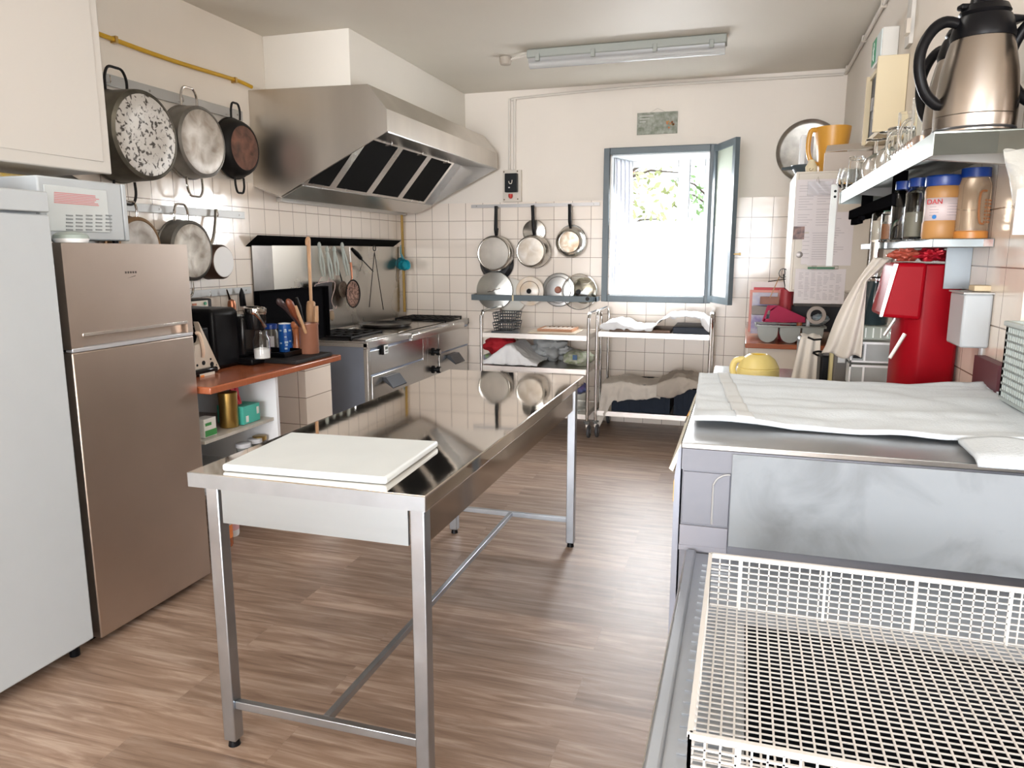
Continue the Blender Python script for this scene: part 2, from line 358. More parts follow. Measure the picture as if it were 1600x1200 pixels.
# garden beyond
GRASS = M('garden_ground', (.10, .14, .06), .9, 0, var=.3)
struct(MB().box(-14, 12, YB + .7, 30, -1.2, -1.0).build('garden_ground', GRASS))
LEAFM = [M('leaf_green', (.22, .32, .12), .6), M('leaf_olive', (.36, .36, .16), .6), M('leaf_red', (.45, .22, .16), .6)]
BARK = M('tree_bark', (.10, .07, .05), .9)
def tree(x, y, z0, h, r, n, lm, label):
    t = thing('garden_tree', label, 'tree', (x, y, -1.0)); b = MB()
    b.tube([(x, y, -1), (x + .1, y, z0), (x - .05, y, z0 + h * .5), (x + .1, y + .1, z0 + h)], .06, 8, rr=[.10, .07, .05, .02])
    for i in range(9):
        a = random.uniform(0, 6.28); zz = z0 + h * random.uniform(.1, .8); e = Vector((x + math.cos(a) * r, y + math.sin(a) * r * .7, zz + random.uniform(.1, .6)))
        b.tube([(x, y, zz), (Vector((x, y, zz)) + e) / 2 + Vector((0, 0, .1)), e], .02, 6, rr=[.03, .02, .008])
    b.build('trunk', BARK, t)
    L = MB()
    for i in range(n):
        a = random.uniform(0, 6.28); rr_ = r * math.sqrt(random.random()); c = Vector((x + math.cos(a) * rr_, y + math.sin(a) * rr_, z0 + h * random.random()))
        d1 = Vector((random.gauss(0, 1), random.gauss(0, 1), random.gauss(0, 1))).normalized(); d2 = d1.cross(Vector((random.gauss(0, 1), random.gauss(0, 1), random.gauss(0, 1)))).normalized(); q = random.uniform(.05, .10)
        L.add([c - d1 * q, c + d2 * q * .45, c + d1 * q, c - d2 * q * .45], [(0, 1, 2, 3)])
    L.build('foliage', lm, t, smooth=False)
tree(-1.95, 12.0, 1.2, 3.0, 1.0, 650, LEAFM[1], 'olive green garden tree seen through the left window pane')
tree(-.70, 16.5, 1.0, 3.4, .9, 550, LEAFM[0], 'green garden tree seen through the right window pane')
tree(-3.4, 20.0, 2.3, 1.6, .8, 250, LEAFM[2], 'reddish leaved garden tree high in the left window pane')

# ================================================================== work table
TX0, TX1, TY0, TY1, TZ = -1.43, -.722, 1.61, 3.52, .86
t = thing('work_table', 'stainless steel work table in the middle of the room, white board on it', 'table', ((TX0 + TX1) / 2, (TY0 + TY1) / 2, 0))
MB().box(TX0, TX1, TY0, TY1, TZ - .043, TZ).build('tabletop', TOPST, t, bevel=.004)
b = MB(); ap0, ap1 = TZ - .155, TZ - .043
b.box(TX0 + .07, TX1 - .07, TY0 + .045, TY0 + .055, ap0, ap1); b2 = MB().box(TX0 + .07, TX1 - .07, TY1 - .055, TY1 - .045, ap0, ap1)
sa_ = MB(); sa_.box(TX1 - .04, TX1 - .03, TY0 + .08, TY1 - .08, ap0, ap1); sa_.build('side_apron', M('mirror_steel', (.66, .61, .56), .10, 1, var=.1, vscale=5, bmp=.1, bscale=6), t)
sa_ = MB(); sa_.box(TX0 + .03, TX0 + .04, TY0 + .08, TY1 - .08, ap0, ap1); sa_.build('side_apron', M('mirror_steel'), t)
eb = MB(); eb.box(TX0 + .001, TX1 - .001, TY0 - .0015, TY0, TZ - .041, TZ - .002); eb.build('edge_strip', M('edge_steel', (.42, .46, .50), .4, 1, var=.12, vscale=12), t)
b2.build('apron', LEGST, t); b.build('apron', M('apron_steel', (.43, .48, .51), .42, 1, var=.08, vscale=4, stretch=(.4, .4, 3)), t)
lx = (TX0 + .042, TX1 - .042); ly = (TY0 + .06, TY1 - .06)
for X in lx:
    for Y in ly:
        lg = MB().box(X - .02, X + .02, Y - .02, Y + .02, .022, TZ - .043).build('leg', LEGST, t, bevel=.003)
        MB().cyl((X, Y, 0), (X, Y, .022), .018, .014).build('foot', BLACK, lg)
for Y in ly: MB().box(lx[0] + .02, lx[1] - .02, Y - .010, Y + .010, .125, .150).build('stretcher', LEGST, t, bevel=.002)
MB().box((lx[0] + lx[1]) / 2 - .010, (lx[0] + lx[1]) / 2 + .010, ly[0] + .01, ly[1] - .01, .126, .149).build('stretcher', LEGST, t, bevel=.002)
p = [P(346, 727, z=TZ + .018), P(603, 748, z=TZ + .018), P(685, 690, z=TZ + .018), P(455, 676, z=TZ + .018)]
o = MB().add([(q.x, q.y, TZ + .001) for q in p] + [(q.x, q.y, TZ + .021) for q in p], [(3, 2, 1, 0), (4, 5, 6, 7), (0, 1, 5, 4), (1, 2, 6, 5), (2, 3, 7, 6), (3, 0, 4, 7)]).build('cutting_board', CREWHITE, bevel=.007, seg=3)
tag(o, 'large white plastic cutting board on the near end of the steel table', 'cutting board')

# ================================================================== left side: fridges, microwave, cupboard
t = thing('upright_freezer', 'tall white upright freezer cut by the left edge, nearest appliance', 'freezer', (-2.5, 1.65, 0))
MB().box(-2.85, -2.265, 1.34, 1.955, .04, 1.645).build('body', WENAM, t, bevel=.004)
MB().box(-2.262, -2.215, 1.335, 1.96, .055, 1.575).build('door', WENAM, t, bevel=.006)
MB().box(-2.265, -2.213, 1.335, 1.96, 1.583, 1.65).build('top_panel', WENAM, t, bevel=.004)
b = MB(); b.box(-2.8, -2.3, 1.37, 1.93, .015, .04); b.cyl((-2.27, 1.92, 0), (-2.27, 1.92, .045), .018); b.cyl((-2.27, 1.38, 0), (-2.27, 1.38, .045), .018); b.build('plinth', BLACK, t)
t = thing('fridge_freezer', 'bronze-toned stainless fridge freezer with two doors beside the white freezer', 'fridge', (-2.5, 2.3, 0))
MB().box(-2.85, -2.285, 2.0, 2.60, .03, 1.47).build('body', M('anthracite_side', (.02, .02, .022), .35), t, bevel=.004)
fx0, fx1 = -2.28, -2.225
sp1 = P(112, 550, x=-2.225).z
MB().box(fx0, fx1, 2.0, 2.605, .03, sp1 - .005).build('fridge_door', FRIDGE, t, bevel=.005)
d = MB(); hz = sp1 + .035
d.box(fx0, fx1, 2.0, 2.605, sp1 + .055, 1.485); d.box(fx0, fx1, 2.0, 2.05, sp1 + .005, sp1 + .055); d.box(fx0, fx1, 2.575, 2.605, sp1 + .005, sp1 + .055); d.box(fx0, fx1 - .03, 2.05, 2.575, sp1 + .005, sp1 + .055)
do = d.build('freezer_door', FRIDGE, t)
MB().box(fx1 - .03, fx1 + .003, 2.05, 2.575, sp1 + .047, sp1 + .060).build('handle', M('silver_trim', (.75, .74, .72), .25, 1), do, bevel=.002)
MB().box(fx1 - .028, fx1 + .003, 2.0, 2.60, sp1 - .004, sp1 + .010).build('trim_strip', M('pale_trim', (.60, .62, .66), .3, .6), do, bevel=.002)
lg = MB(); c = P(205, 433, x=fx1); lg.prism([(c.y - .02, c.z - .004), (c.y + .02, c.z + .003), (c.y + .022, c.z + .006), (c.y, c.z + .001)], 'x', fx1, fx1 + .0008)
for i in range(5): lg.box(fx1, fx1 + .0006, c.y - .028 + i * .012, c.y - .020 + i * .012, c.z + .014, c.z + .022)
lg.build('emblem', M('emblem_grey', (.12, .10, .09), .4, .8), do)
MB().box(-2.8, -2.3, 2.02, 2.58, 0.0, .03).build('plinth', BLACK, t)
# microwave
t = thing('microwave', 'white microwave with vent slots and faded red label, on the steel fridge', 'microwave', (-2.55, 2.22, 1.485))
mx, my0, my1, mz0, mz1 = -2.34, 2.035, 2.40, 1.497, 1.715
MB().box(-2.78, mx, my0, my1, mz0, mz1).build('body', WENAM, t, bevel=.006)
MB().box(-2.78, mx + .002, my1 + .002, my1 + .022, mz0, mz1).build('door', WENAM, t, bevel=.004)
pn = MB().box(mx, mx + .004, my0 + .02, my1 - .075, mz0 + .03, mz1 - .03).build('vent_panel', M('vent_white', (.56, .60, .61), .35), t, bevel=.003)
v = MB()
for i in range(5):
    for j in range(5):
        a = P(103 + i * 15.5 + 0, 360 - j * 5.6, x=mx + .004); v.box(mx + .0045, mx + .006, a.y, a.y + .029, a.z, a.z + .005)
v.build('vent', M('vent_grey', (.22, .24, .25), .6), pn)
v = MB()
for j in range(7):
    a = P(90, 301 + j * 2.6, x=mx + .004); v.box(mx + .0045, mx + .005, a.y - .015, a.y + .185 - .03 * random.random(), a.z - .0016, a.z + .0016)
v.build('warning_text', REDINK, pn)
v = MB()
for (X, Y) in ((mx - .03, my1 - .02), (mx - .03, my0 + .03), (-2.74, my1 - .02), (-2.74, my0 + .03)): v.cyl((X, Y, 1.485), (X, Y, mz0), .012)
v.build('foot', BLACK, t)
c = P(108, 379, x=-2.28)
b = MB(); b.lathe((-2.27, c.y, 1.486), (0, 0, 1), [(0, .0), (0, .052), (.012, .058), (.014, .058)], 32)
o = thing('plastic_tub', 'small round tub with grey-green lid in front of the microwave', 'tub', (-2.27, c.y, 1.486))
b.build('base', WHITE, o); MB().lathe((-2.27, c.y, 1.500), (0, 0, 1), [(0, .058), (.012, .055), (.022, .04), (.026, 0)], 32).build('lid', M('grey_green_plastic', (.32, .38, .35), .35), o)
# wall cupboard
cxf = -2.47; r = P(160, 100, x=cxf); cb = P(167, 272, x=cxf).z
t = thing('wall_cupboard', 'white wall cupboard with framed door at the top left above the fridges', 'cupboard', (-2.75, r.y - .5, cb))
MB().box(XL, cxf - .022, r.y - 1.2, r.y - .002, cb + .004, 2.78).build('carcass', M('warm_white_laminate', (.70, .66, .61), .4), t, bevel=.002)
dr = MB().box(cxf - .02, cxf, r.y - .6, r.y, cb, 2.775).build('door', M('door_white', (.58, .55, .51), .35), t, bevel=.006)
MB().box(cxf, cxf + .004, r.y - .56, r.y - .04, cb + .045, 2.74).build('door_panel', M('door_white'), dr, bevel=.003)
MB().box(cxf - .02, cxf, r.y - 1.2, r.y - .605, cb, 2.775).build('door', M('door_white'), t, bevel=.006)
# things on top of the white freezer
c = P(5, 270, x=-2.40)
o = MB().lathe((-2.42, 1.66, 1.686), (0, 1, 0), [(0, 0), (0, .03), (.09, .034), (.1, 0)], 24).build('flask', BLACK); tag(o, 'black round flask lying on top of the white freezer', 'flask')
o = MB().lathe((-2.40, 1.83, 1.652), (0, 0, 1), [(0, 0), (0, .05), (.02, .06), (.035, .045), (.04, 0)], 20, sq=.6).build('plastic_bag', M('pinkish_bag', (.62, .48, .43), .5)); tag(o, 'pinkish plastic bag on top of the white freezer beside black flask', 'bag')
o = MB().box(-2.80, -2.62, 2.10, 2.38, 1.717, 1.742).build('snack_packet', M('yellow_packet', (.70, .45, .05), .5, col2=(.6, .55, .45), vscale=25), bevel=.008); tag(o, 'yellow food packet lying on top of the microwave', 'packet')
# gas hose
pts = [(XL + .018, y, 2.47 + .005 * math.sin(y * 5)) for y in [x * .15 + 1.5 for x in range(18)]] + [(XL + .03, 4.15, 2.462)]
o = thing('gas_pipe', 'yellow gas pipe running high along the left wall to the hood', 'pipe', (XL + .018, 3, 2.45))
MB().tube(pts, .011, 10).build('pipe', M('yellow_pipe', (.62, .36, .015), .4), o)
b = MB()
for y in (2.2, 3.1, 4.0): b.box(XL, XL + .034, y - .008, y + .008, 2.455, 2.487)
b.build('clip', M('brass'), o)
MBp = MB().tube([(-2.965, 6.23, 1.80), (-2.96, 6.225, 1.4), (-2.955, 6.22, .92)], .012, 10).build('gas_hose', M('yellow_hose', (.42, .25, .04), .5))
tag(MBp, 'yellow gas hose dropping down the corner behind the stove', 'hose')

# ================================================================== rails and pots on the left wall
def rail_x(y0, y1, z, h, label, hooks=()):
    t = thing('wall_rail', label, 'rail', (XL + .02, (y0 + y1) / 2, z))
    MB().box(XL + .012, XL + .018, y0, y1, z - h / 2, z + h / 2).build('rail', GREY, t, bevel=.001)
    for y in (y0 + .05, (y0 + y1) / 2, y1 - .05): MB().cyl((XL, y, z), (XL + .02, y, z), .006, n=10).build('screw', M('screw_steel', (.3, .28, .26), .4, 1), t)
    for y in hooks: MB().tube([(XL + .018, y, z - .015), (XL + .045, y, z - .02), (XL + .052, y, z - .005), (XL + .048, y, z + .012)], .003, 8).build('hook', CHROME, t)
    return t
rail_x(2.55, 4.06, 2.275, .055, 'long grey steel rail carrying the three largest pots', (3.02, 3.51, 3.90))
rail_x(2.6, 4.02, 1.68, .042, 'grey steel rail on the tiles above the steel fridge', (3.385, 3.73))
rail_x(2.9, 4.04, 1.22, .042, 'short grey steel rail beside the stove splashback', (3.35, 3.62, 3.9))
def ring_handle(c, top, wdt, hgt, r, mat, par, out=.012):
    """stockpot loop: c centre on the rim; bar loops up (top=1) or down (-1), lying in the wall plane"""
    x, y, z = c; pts = [(x + .01, y - wdt / 2, z), (x + out, y - wdt / 2, z + top * hgt * .55), (x + out, y - wdt * .33, z + top * hgt * .95), (x + out, y, z + top * hgt), (x + out, y + wdt * .33, z + top * hgt * .95), (x + out, y + wdt / 2, z + top * hgt * .55), (x + .01, y + wdt / 2, z)]
    MB().tube(pts, r, 8).build('handle', mat, par)
def wallpot(label, y, z, r, rb, xb, side, base, hmat, hw=.11, hh=.10, rust=False):
    x0 = XL + .055; t = thing('stockpot', label, 'pot', (x0, y, z)); dep = xb - x0
    MB().lathe((x0, y, z), (1, 0, 0), [(0, r - .004), (0, r + .006), (.008, r + .006), (.012, r), (dep - .03, r * .5 + rb * .5 + .004), (dep - .008, rb + .008), (dep, rb - .008), (dep - .006, rb - .016), (dep - .02, rb - .016), (.01, r - .008)], 48).build('pot_body', side, t)
    MB().lathe((xb - .006, y, z), (1, 0, 0), [(0, rb - .004), (.004, rb - .012), (.0055, rb * .55), (.003, rb * .5), (.003, 0)], 48).build('pot_base', base, t)
    ring_handle((x0 + .02, y, z + r - .005), 1, hw, hh, .0065, hmat, t); ring_handle((x0 + .02, y, z - r + .005), -1, hw, hh, .0065, hmat, t)
    return t
SOOT = M('sooty_aluminium', (.18, .165, .13), .45, .7, var=.6, vscale=7)
def speckle(name, c1, c2, scale, lo, hi, metal=.8, rough=.35):
    m, n, l, p = nt(name); f = noise(n, l, scale, 6, (1, 1, 1), dist=.6)
    l.new(ramp(n, l, f, [(lo, c2), (hi, c1)]), p.inputs['Base Color']); p.inputs['Metallic'].default_value = metal; p.inputs['Roughness'].default_value = rough
    bump(n, l, p, f, .3, .001); return m
wallpot('biggest wall-hung stockpot, black-speckled base, nearest on the top rail', 3.015, 2.003, .212, .198, -2.755, SOOT, speckle('speckled_base', (.56, .53, .49), (.05, .04, .03), 42, .40, .47, .2, .45), BLACKM, .13, .11)
wallpot('middle stockpot on the top rail with a bright silvery base', 3.51, 2.043, .19, .178, -2.835, M('dull_side', (.30, .29, .27), .4, .9, var=.3), speckle('bright_base', (.56, .53, .49), (.30, .25, .20), 11, .3, .62, .3, .42), CHROME, .12, .10)
wallpot('black pot with a rust-brown base, next to the hood', 3.90, 2.062, .172, .137, -2.86, BLACKM, speckle('rust_base', (.28, .13, .09), (.09, .05, .04), 14, .3, .7, .3, .6), BLACKM, .08, .09)
wallpot('brass-rimmed pot on the lower rail, half hidden by the steel fridge', 3.035, 1.485, .142, .134, -2.865, M('brassy_side', (.35, .22, .12), .4, .8, var=.3), speckle('pale_base', (.50, .47, .43), (.34, .30, .26), 16, .3, .7, .2, .5), CHROME, .08, .08)
wallpot('stained grey stockpot on the lower rail beside the long-handled saucepan', 3.385, 1.462, .162, .153, -2.85, M('dull_side2', (.22, .215, .20), .4, .9, var=.3), speckle('stained_base', (.50, .46, .40), (.24, .20, .16), 13, .3, .62, .25, .48), CHROME, .10, .09)
o = thing('pan_lid', 'grey round lid showing as a thin rim behind the microwave', 'lid', (XL + .06, 2.72, 1.72))
MB().lathe((XL + .06, 2.66, 1.60), (1, 0, 0), [(0, .205), (.012, .208), (.016, .2), (.03, .1), (.035, 0)], 40).build('lid_disc', ALUD, o)
MB().tube([(XL + .085, 2.63, 1.60), (XL + .12, 2.63, 1.60), (XL + .12, 2.69, 1.60), (XL + .085, 2.69, 1.60)], .005, 8).build('handle', CHROME, o)
# saucepan with long handle
t = thing('saucepan', 'small saucepan hung by a long steel handle beside the stained stockpot', 'saucepan', (XL + .04, 3.63, 1.40))
MB().lathe((XL + .035, 3.63, 1.40), (1, 0, 0), [(0, .098), (.004, .102), (.01, .100), (.10, .097), (.112, .088), (.115, .0)], 40).build('pan_body', M('brown_pan_side', (.10, .06, .045), .4, .6), t)
MB().lathe((XL + .148, 3.63, 1.40), (1, 0, 0), [(-.004, .088), (.002, .084), (.003, .02), (.002, 0)], 40).build('pan_base', M('pale_base'), t)
MB().tube([(XL + .05, 3.65, 1.495), (XL + .05, 3.68, 1.55), (XL + .045, 3.71, 1.64), (XL + .042, 3.725, 1.70)], .008, 8, rr=[.010, .009, .008, .011]).build('handle', CHROME, t)

# ================================================================== hood
HY0, HY1 = 4.15, 6.22
A_, B_, C_, D_, E_, F_ = (XL + .002, 2.445), (-2.175, 2.43), (-2.055, 2.285), (-2.055, 2.16), (-2.805, 1.80), (XL + .002, 1.87)
t = thing('range_hood', 'large stainless steel extractor hood with dark filters over the stove', 'range hood', (-2.6, 5.2, 1.8))
HS = M('hood_steel', (.66, .62, .565), .32, 1, var=.16, vscale=3, bmp=.08, bscale=60, stretch=(1, 1, .08), rvar=.1)
for Y in (HY0, HY1 - .012): MB().prism([A_, B_, C_, D_, E_, F_], 'y', Y, Y + .012).build('side_panel', HS, t, smooth=False)
b = MB(); y0, y1 = HY0 + .012, HY1 - .012
def slab(b, p, q, th):
    d = Vector((q[0] - p[0], q[1] - p[1])); n_ = Vector((-d.y, d.x)).normalized() * th
    b.prism([p, q, (q[0] + n_.x, q[1] + n_.y), (p[0] + n_.x, p[1] + n_.y)], 'y', y0, y1)
slab(b, B_, C_, -.01); slab(b, C_, D_, -.01); slab(b, A_, B_, -.01)
b.build('front_panel', HS, t, smooth=False)
f1, f2 = (-2.37, 2.20), (-2.655, 1.868)
b = MB(); slab(b, D_, f1, .008); b.build('inner_lip', STEELH, t, smooth=False)
b = MB(); slab(b, f2, E_, .008); slab(b, E_, F_, .008); b.build('grease_channel', STEELH, t, smooth=False)
def fq(b, ya, yb, s0, s1, th, off=0.0):
    d = Vector((f2[0] - f1[0], f2[1] - f1[1])); n_ = Vector((d.y, -d.x)).normalized()
    if n_.y > 0: n_ = -n_
    p = [Vector(f1) + d * s0 + n_ * off, Vector(f1) + d * s1 + n_ * off]
    b.prism([p[0], p[1], p[1] + n_ * th, p[0] + n_ * th], 'y', ya, yb)
b = MB(); fq(b, y0, y1, 0, 1, .008, -.03); b.build('filter_bank_back', STEELH, t, smooth=False)
ys = [4.165, 4.505, 5.015, 5.525, 6.03]; FM = M('filter_mesh', (.006, .006, .006), .7, 0, var=.4, vscale=200, bmp=.6, bscale=400, spec=.08)
for i in range(4):
    ya, yb = ys[i], ys[i + 1]
    f = MB(); fq(f, ya, yb, .0, .045, .014, -.012); fq(f, ya, yb, .955, 1, .014, -.012); fq(f, ya, ya + .042, .045, .955, .014, -.012); fq(f, yb - .042, yb, .045, .955, .014, -.012)
    fo = f.build('filter_frame', STEEL, t, smooth=False)
    f = MB(); fq(f, ya + .042, yb - .042, .045, .955, .006, -.008); f.build('filter_mesh', FM, fo, smooth=False)
    if i: 
        q = Vector((f1[0] + .05, 2.19)); MB().tube([(q.x, (ya + yb) / 2, q.y), (q.x - .01, (ya + yb) / 2, q.y - .02), (q.x - .05, (ya + yb) / 2, q.y - .02)], .004, 8).build('filter_clip', CHROME, t)
b = MB(); fq(b, 6.03, y1, 0, 1, .010, -.012); b.build('end_plate', M('dark_steel', (.30, .31, .32), .35, 1, var=.2), t, smooth=False)
# maker plate
d = Vector((f1[0] - D_[0], 0, f1[1] - D_[1])); q = Vector((D_[0], 0, D_[1]))
c0 = q + d * .45
MB().add([(c0.x, 4.52, c0.z - .004), (c0.x, 4.72, c0.z - .004), (c0.x - .10, 4.72, c0.z + .009), (c0.x - .10, 4.52, c0.z + .009)], [(0, 1, 2, 3)]).build('sticker', M('sticker_grey', (.42, .42, .42), .5), t, solid=.001)
MB().add([(c0.x - .06, 4.56, c0.z + .002), (c0.x - .06, 4.62, c0.z + .002), (c0.x - .09, 4.62, c0.z + .006), (c0.x - .09, 4.56, c0.z + .006)], [(0, 1, 2, 3)]).build('sticker_mark', M('sticker_red', (.45, .08, .08), .5), t, solid=.002)
b = MB().box(XL + .002, XL + .05, 4.38, 6.3, 1.785, 1.812).build('light_rail', M('rail_white', (.62, .61, .58), .3, .7), None, bevel=.003)
tag(b, 'slim pale metal rail along the wall just under the hood', 'rail')

# ================================================================== splashback and hanging tools
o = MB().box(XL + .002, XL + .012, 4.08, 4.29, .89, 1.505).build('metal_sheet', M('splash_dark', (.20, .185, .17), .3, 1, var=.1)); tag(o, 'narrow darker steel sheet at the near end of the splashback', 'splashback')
t = thing('splashback', 'stainless steel splashback with a dark flared top edge behind the stove', 'splashback', (XL, 5.3, .89))
MB().box(XL + .002, XL + .014, 4.29, 6.32, .88, 1.505).build('panel', M('splash_steel', (.47, .445, .40), .28, 1, var=.08, vscale=2, rvar=.06), t)
pa, pb_ = P(382, 385, x=XL + .004), P(402, 367, y=P(382, 385, x=XL + .004).y + .02)
MB().add([(XL + .004, 4.03, 1.492), (XL + .004, 6.10, 1.505), (XL + .075, 6.12, 1.560), (XL + .075, 4.06, 1.560)], [(0, 1, 2, 3)]).build('flared_edge', M('flare_black', (.003, .003, .003), .8, spec=.05), t, solid=.004)  # flared edge in one even near-black
UX = XL + .05
def hang_bar(b, p0, p1, r): b.tube([p0, p1], r, 6)
# rolling pin / big wooden paddle with crook
t = thing('wooden_paddle', 'long wooden paddle with a curved crook top standing in the crock', 'paddle', (-2.42, 3.62, .9))
pad = [P(484, 548, x=-2.43), P(487, 500, x=-2.45)]
cr = P(489, 545, x=-2.43); CRX, CRY = -2.36, 3.60
def L3(a, b, u): return a + (b - a) * u
px0, px1 = P(485, 500, x=-2.36), P(483, 384, x=-2.40)
mid = P(486, 471, x=-2.37)
MB().tube([Vector((c0x, c0y, WT + .04)) if False else px0 + Vector((0, 0, -.185)), L3(px0, mid, .3), L3(px0, mid, .92), mid], .02, 12, rr=[.024, .025, .025, .012]).build('head', WOOD, t)
top = P(482, 378, x=-2.40)
MB().tube([mid, L3(mid, top, .5), L3(mid, top, .9), top + Vector((0, .002, .015)), top + Vector((0, -.008, .018)), top + Vector((0, -.018, .005)), top + Vector((0, -.022, -.02))], .009, 10, rr=[.009, .010, .012, .011, .010, .009, .006]).build('handle', WOOD, t)
# grey silicone tongs hanging from the flared edge
TONG = M('pale_grey_silicone', (.44, .48, .44), .5)
tx = UX + .03
first = None
for i, (px, pt, pb2, dx) in enumerate(((500, 386, 432, 5), (512, 392, 436, 6), (523, 392, 430, 4), (536, 386, 430, 7))):
    a, c = P(px - dx * .2, pt, x=tx), P(px + dx, pb2, x=tx)
    t = thing('tongs', 'pale grey kitchen tongs, %s of four hanging over the stove' % ('nearest', 'second', 'third', 'farthest')[i], 'tongs', c, group='kitchen tongs on the splashback')
    for s_ in (-1, 1):
        MB().tube([a, L3(a, c, .5) + Vector((.004, s_ * .022, 0)), c + Vector((.004, s_ * .016, 0))], .006, 8, rr=[.010, .009, .006]).build('arm', TONG, t)
    MB().lathe(a + Vector((0, 0, -.01)), (0, 0, 1), [(0, .006), (.01, .014), (.03, .013), (.045, .006)], 14).build('hinge', TONG, t)
# black oven glove edged in pale pink
a, c = P(492, 441, x=tx), P(520, 483, x=tx)
t = thing('grater', 'dark flat grater with pale wire edges below the grey tongs', 'grater', (tx, (a.y + c.y) / 2, c.z))
MB().box(tx - .012, tx, a.y, c.y, c.z, a.z).build('plate', M('dark_mesh', (.035, .03, .032), .5, .5), t)
b = MB(); PK = M('pink_wire', (.60, .45, .42), .4, .3)
for pp in ([(490, 478), (491, 450), (497, 443), (521, 440), (523, 450), (518, 470), (524, 482), (526, 478)], [(491, 484), (521, 485)], [(497, 443), (500, 436), (504, 432)], [(512, 441), (514, 434), (520, 440)]):
    b.tube([P(*q, x=tx + .004) for q in pp], .0032, 6)
b.build('wire_edge', PK, t)
o = MB().lathe(P(518, 486, x=tx) , (0, .1, -1), [(0, .02), (.03, .03), (.06, .028), (.075, .0)], 14, sq=.35).build('bristle_brush', M('straw', (.34, .24, .15), .8)); tag(o, 'straw pastry brush end hanging beneath the dark grater', 'brush')
# round skimmer, rusty gauze
c = P(551, 459, x=tx); t = thing('skimmer', 'round skimmer with rust-brown gauze and copper handle', 'skimmer', c)
MB().lathe(c, (1, 0, 0), [(0, .108), (.006, .112), (.010, .108), (.004, .100)], 36).build('rim', BLACKM, t)
MB().lathe(c, (1, 0, 0), [(.002, .102), (-.006, .06), (-.010, 0)], 36).build('gauze', speckle('rust_gauze', (.42, .25, .19), (.10, .05, .035), 60, .4, .6, .2, .7), t, solid=.002)
h = P(549, 436, x=tx); MB().tube([c + Vector((0, -.02, .105)), P(550, 434, x=tx), P(548, 410, x=tx)], .006, 8, rr=[.005, .007, .010]).build('handle', M('copper', (.45, .18, .10), .35, .8), t)
MB().tube([P(548, 410, x=tx), P(546, 386, x=tx)], .004, 8).build('hanging_rod', CHROME, t)
c = P(536, 452, x=tx - .01); t = thing('skimmer', 'smaller dark ladle skimmer half hidden behind the rusty gauze skimmer', 'skimmer', c)
MB().lathe(c, (1, 0, 0), [(-.02, 0), (-.016, .04), (0, .062), (.004, .062)], 24).build('bowl', speckle('dull_rust', (.28, .22, .17), (.12, .07, .05), 40, .3, .7, .5, .5), t, solid=.002)
MB().tube([c + Vector((0, -.01, .06)), P(529, 420, x=tx - .01)], .005, 8).build('handle', BLACKM, t)
# black hand whisk / lighter
t = thing('gas_lighter', 'black gas lighter with a thin rod hanging askew over the stove', 'lighter', P(557, 395, x=tx))
MB().tube([P(550, 389, x=tx), P(557, 396, x=tx), P(564, 404, x=tx)], .016, 10, rr=[.013, .019, .014]).build('grip', BLACK, t)
MB().tube([P(564, 404, x=tx), P(583, 424, x=tx)], .0045, 8).build('rod', BLACKM, t)
MB().tube([P(564, 400, x=tx), P(566, 412, x=tx), P(562, 424, x=tx)], .002, 6).build('cord', BLACK, t)
# long wire tongs
t = thing('wire_tongs', 'long thin dark wire tongs with a ring top, open like an inverted V', 'tongs', P(585, 395, x=tx))
c = P(585, 388, x=tx); MB().tube([c + Vector((0, math.cos(a) * .022, math.sin(a) * .022)) for a in [i * PI / 8 for i in range(16)]], .004, 8, closed=True).build('ring', BLACKM, t)
for q in (P(577, 480, x=tx), P(599, 484, x=tx)): MB().tube([P(585, 394, x=tx), L3(P(585, 394, x=tx), q, .5), q], .0035, 8).build('prong', BLACKM, t)
# turquoise measuring cups
TQ = M('turquoise_plastic', (.02, .36, .46), .35); TQ2 = M('teal_plastic', (.06, .26, .32), .4)
t = thing('measuring_cups', 'bunch of turquoise measuring cups hanging at the far end of the stove', 'measuring cups', P(632, 410, x=UX))
for i, (px, py, r, m) in enumerate(((627, 412, .056, TQ2), (631, 414, .05, TQ), (635, 414, .044, TQ))):
    c = P(px, py, x=UX + .01 + i * .03); MB().lathe(c, (1, -.5, .1), [(-.03, 0), (-.03, r * .8), (0, r), (.004, r), (0, r - .004)], 28).build('cup', m, t)
MB().tube([P(626, 383, x=UX), P(626, 395, x=UX + .01), P(630, 405, x=UX + .02)], .004, 6, rr=[.004, .006, .012]).build('handle', TQ2, t)
MB().tube([P(620, 440, x=UX), P(619, 430, x=UX), P(622, 400, x=UX), P(622, 385, x=UX)], .0018, 6).build('string', BLACKM, t)

# ================================================================== worktop zone (left)
WT = .88
o = MB().box(XL + .002, -2.17, 2.62, 3.72, WT - .032, WT).build('worktop', TERRA, bevel=.006, seg=3); tag(o, 'glossy terracotta red worktop running from the fridge to the stove', 'worktop')
t = thing('open_cupboard', 'white open cupboard with one shelf under the terracotta worktop', 'cupboard', (-2.6, 2.9, 0))
LAM = M('white_laminate', (.72, .73, .75), .4)
MB().box(XL + .01, -2.22, 3.155, 3.175, .30, WT - .034).build('side', LAM, t); MB().box(XL + .01, -2.42, 2.625, 2.643, .30, WT - .034).build('side', LAM, t)
MB().box(XL + .01, XL + .02, 2.643, 3.155, .30, WT - .034).build('back', LAM, t); MB().box(XL + .02, -2.24, 2.643, 3.155, .380, .396).build('lower_shelf', LAM, t)
MB().box(XL + .02, -2.24, 2.643, 3.155, .615, .630).build('shelf', M('chipboard_shelf', (.50, .47, .42), .5, 0, var=.15, vscale=30), t)
struct(MB().box(XL + .01, -2.40, 3.70, 3.98, 0, .845).build('trim_3', wall_mat('tiled_pillar', 'X', start=-2.45), smooth=False))
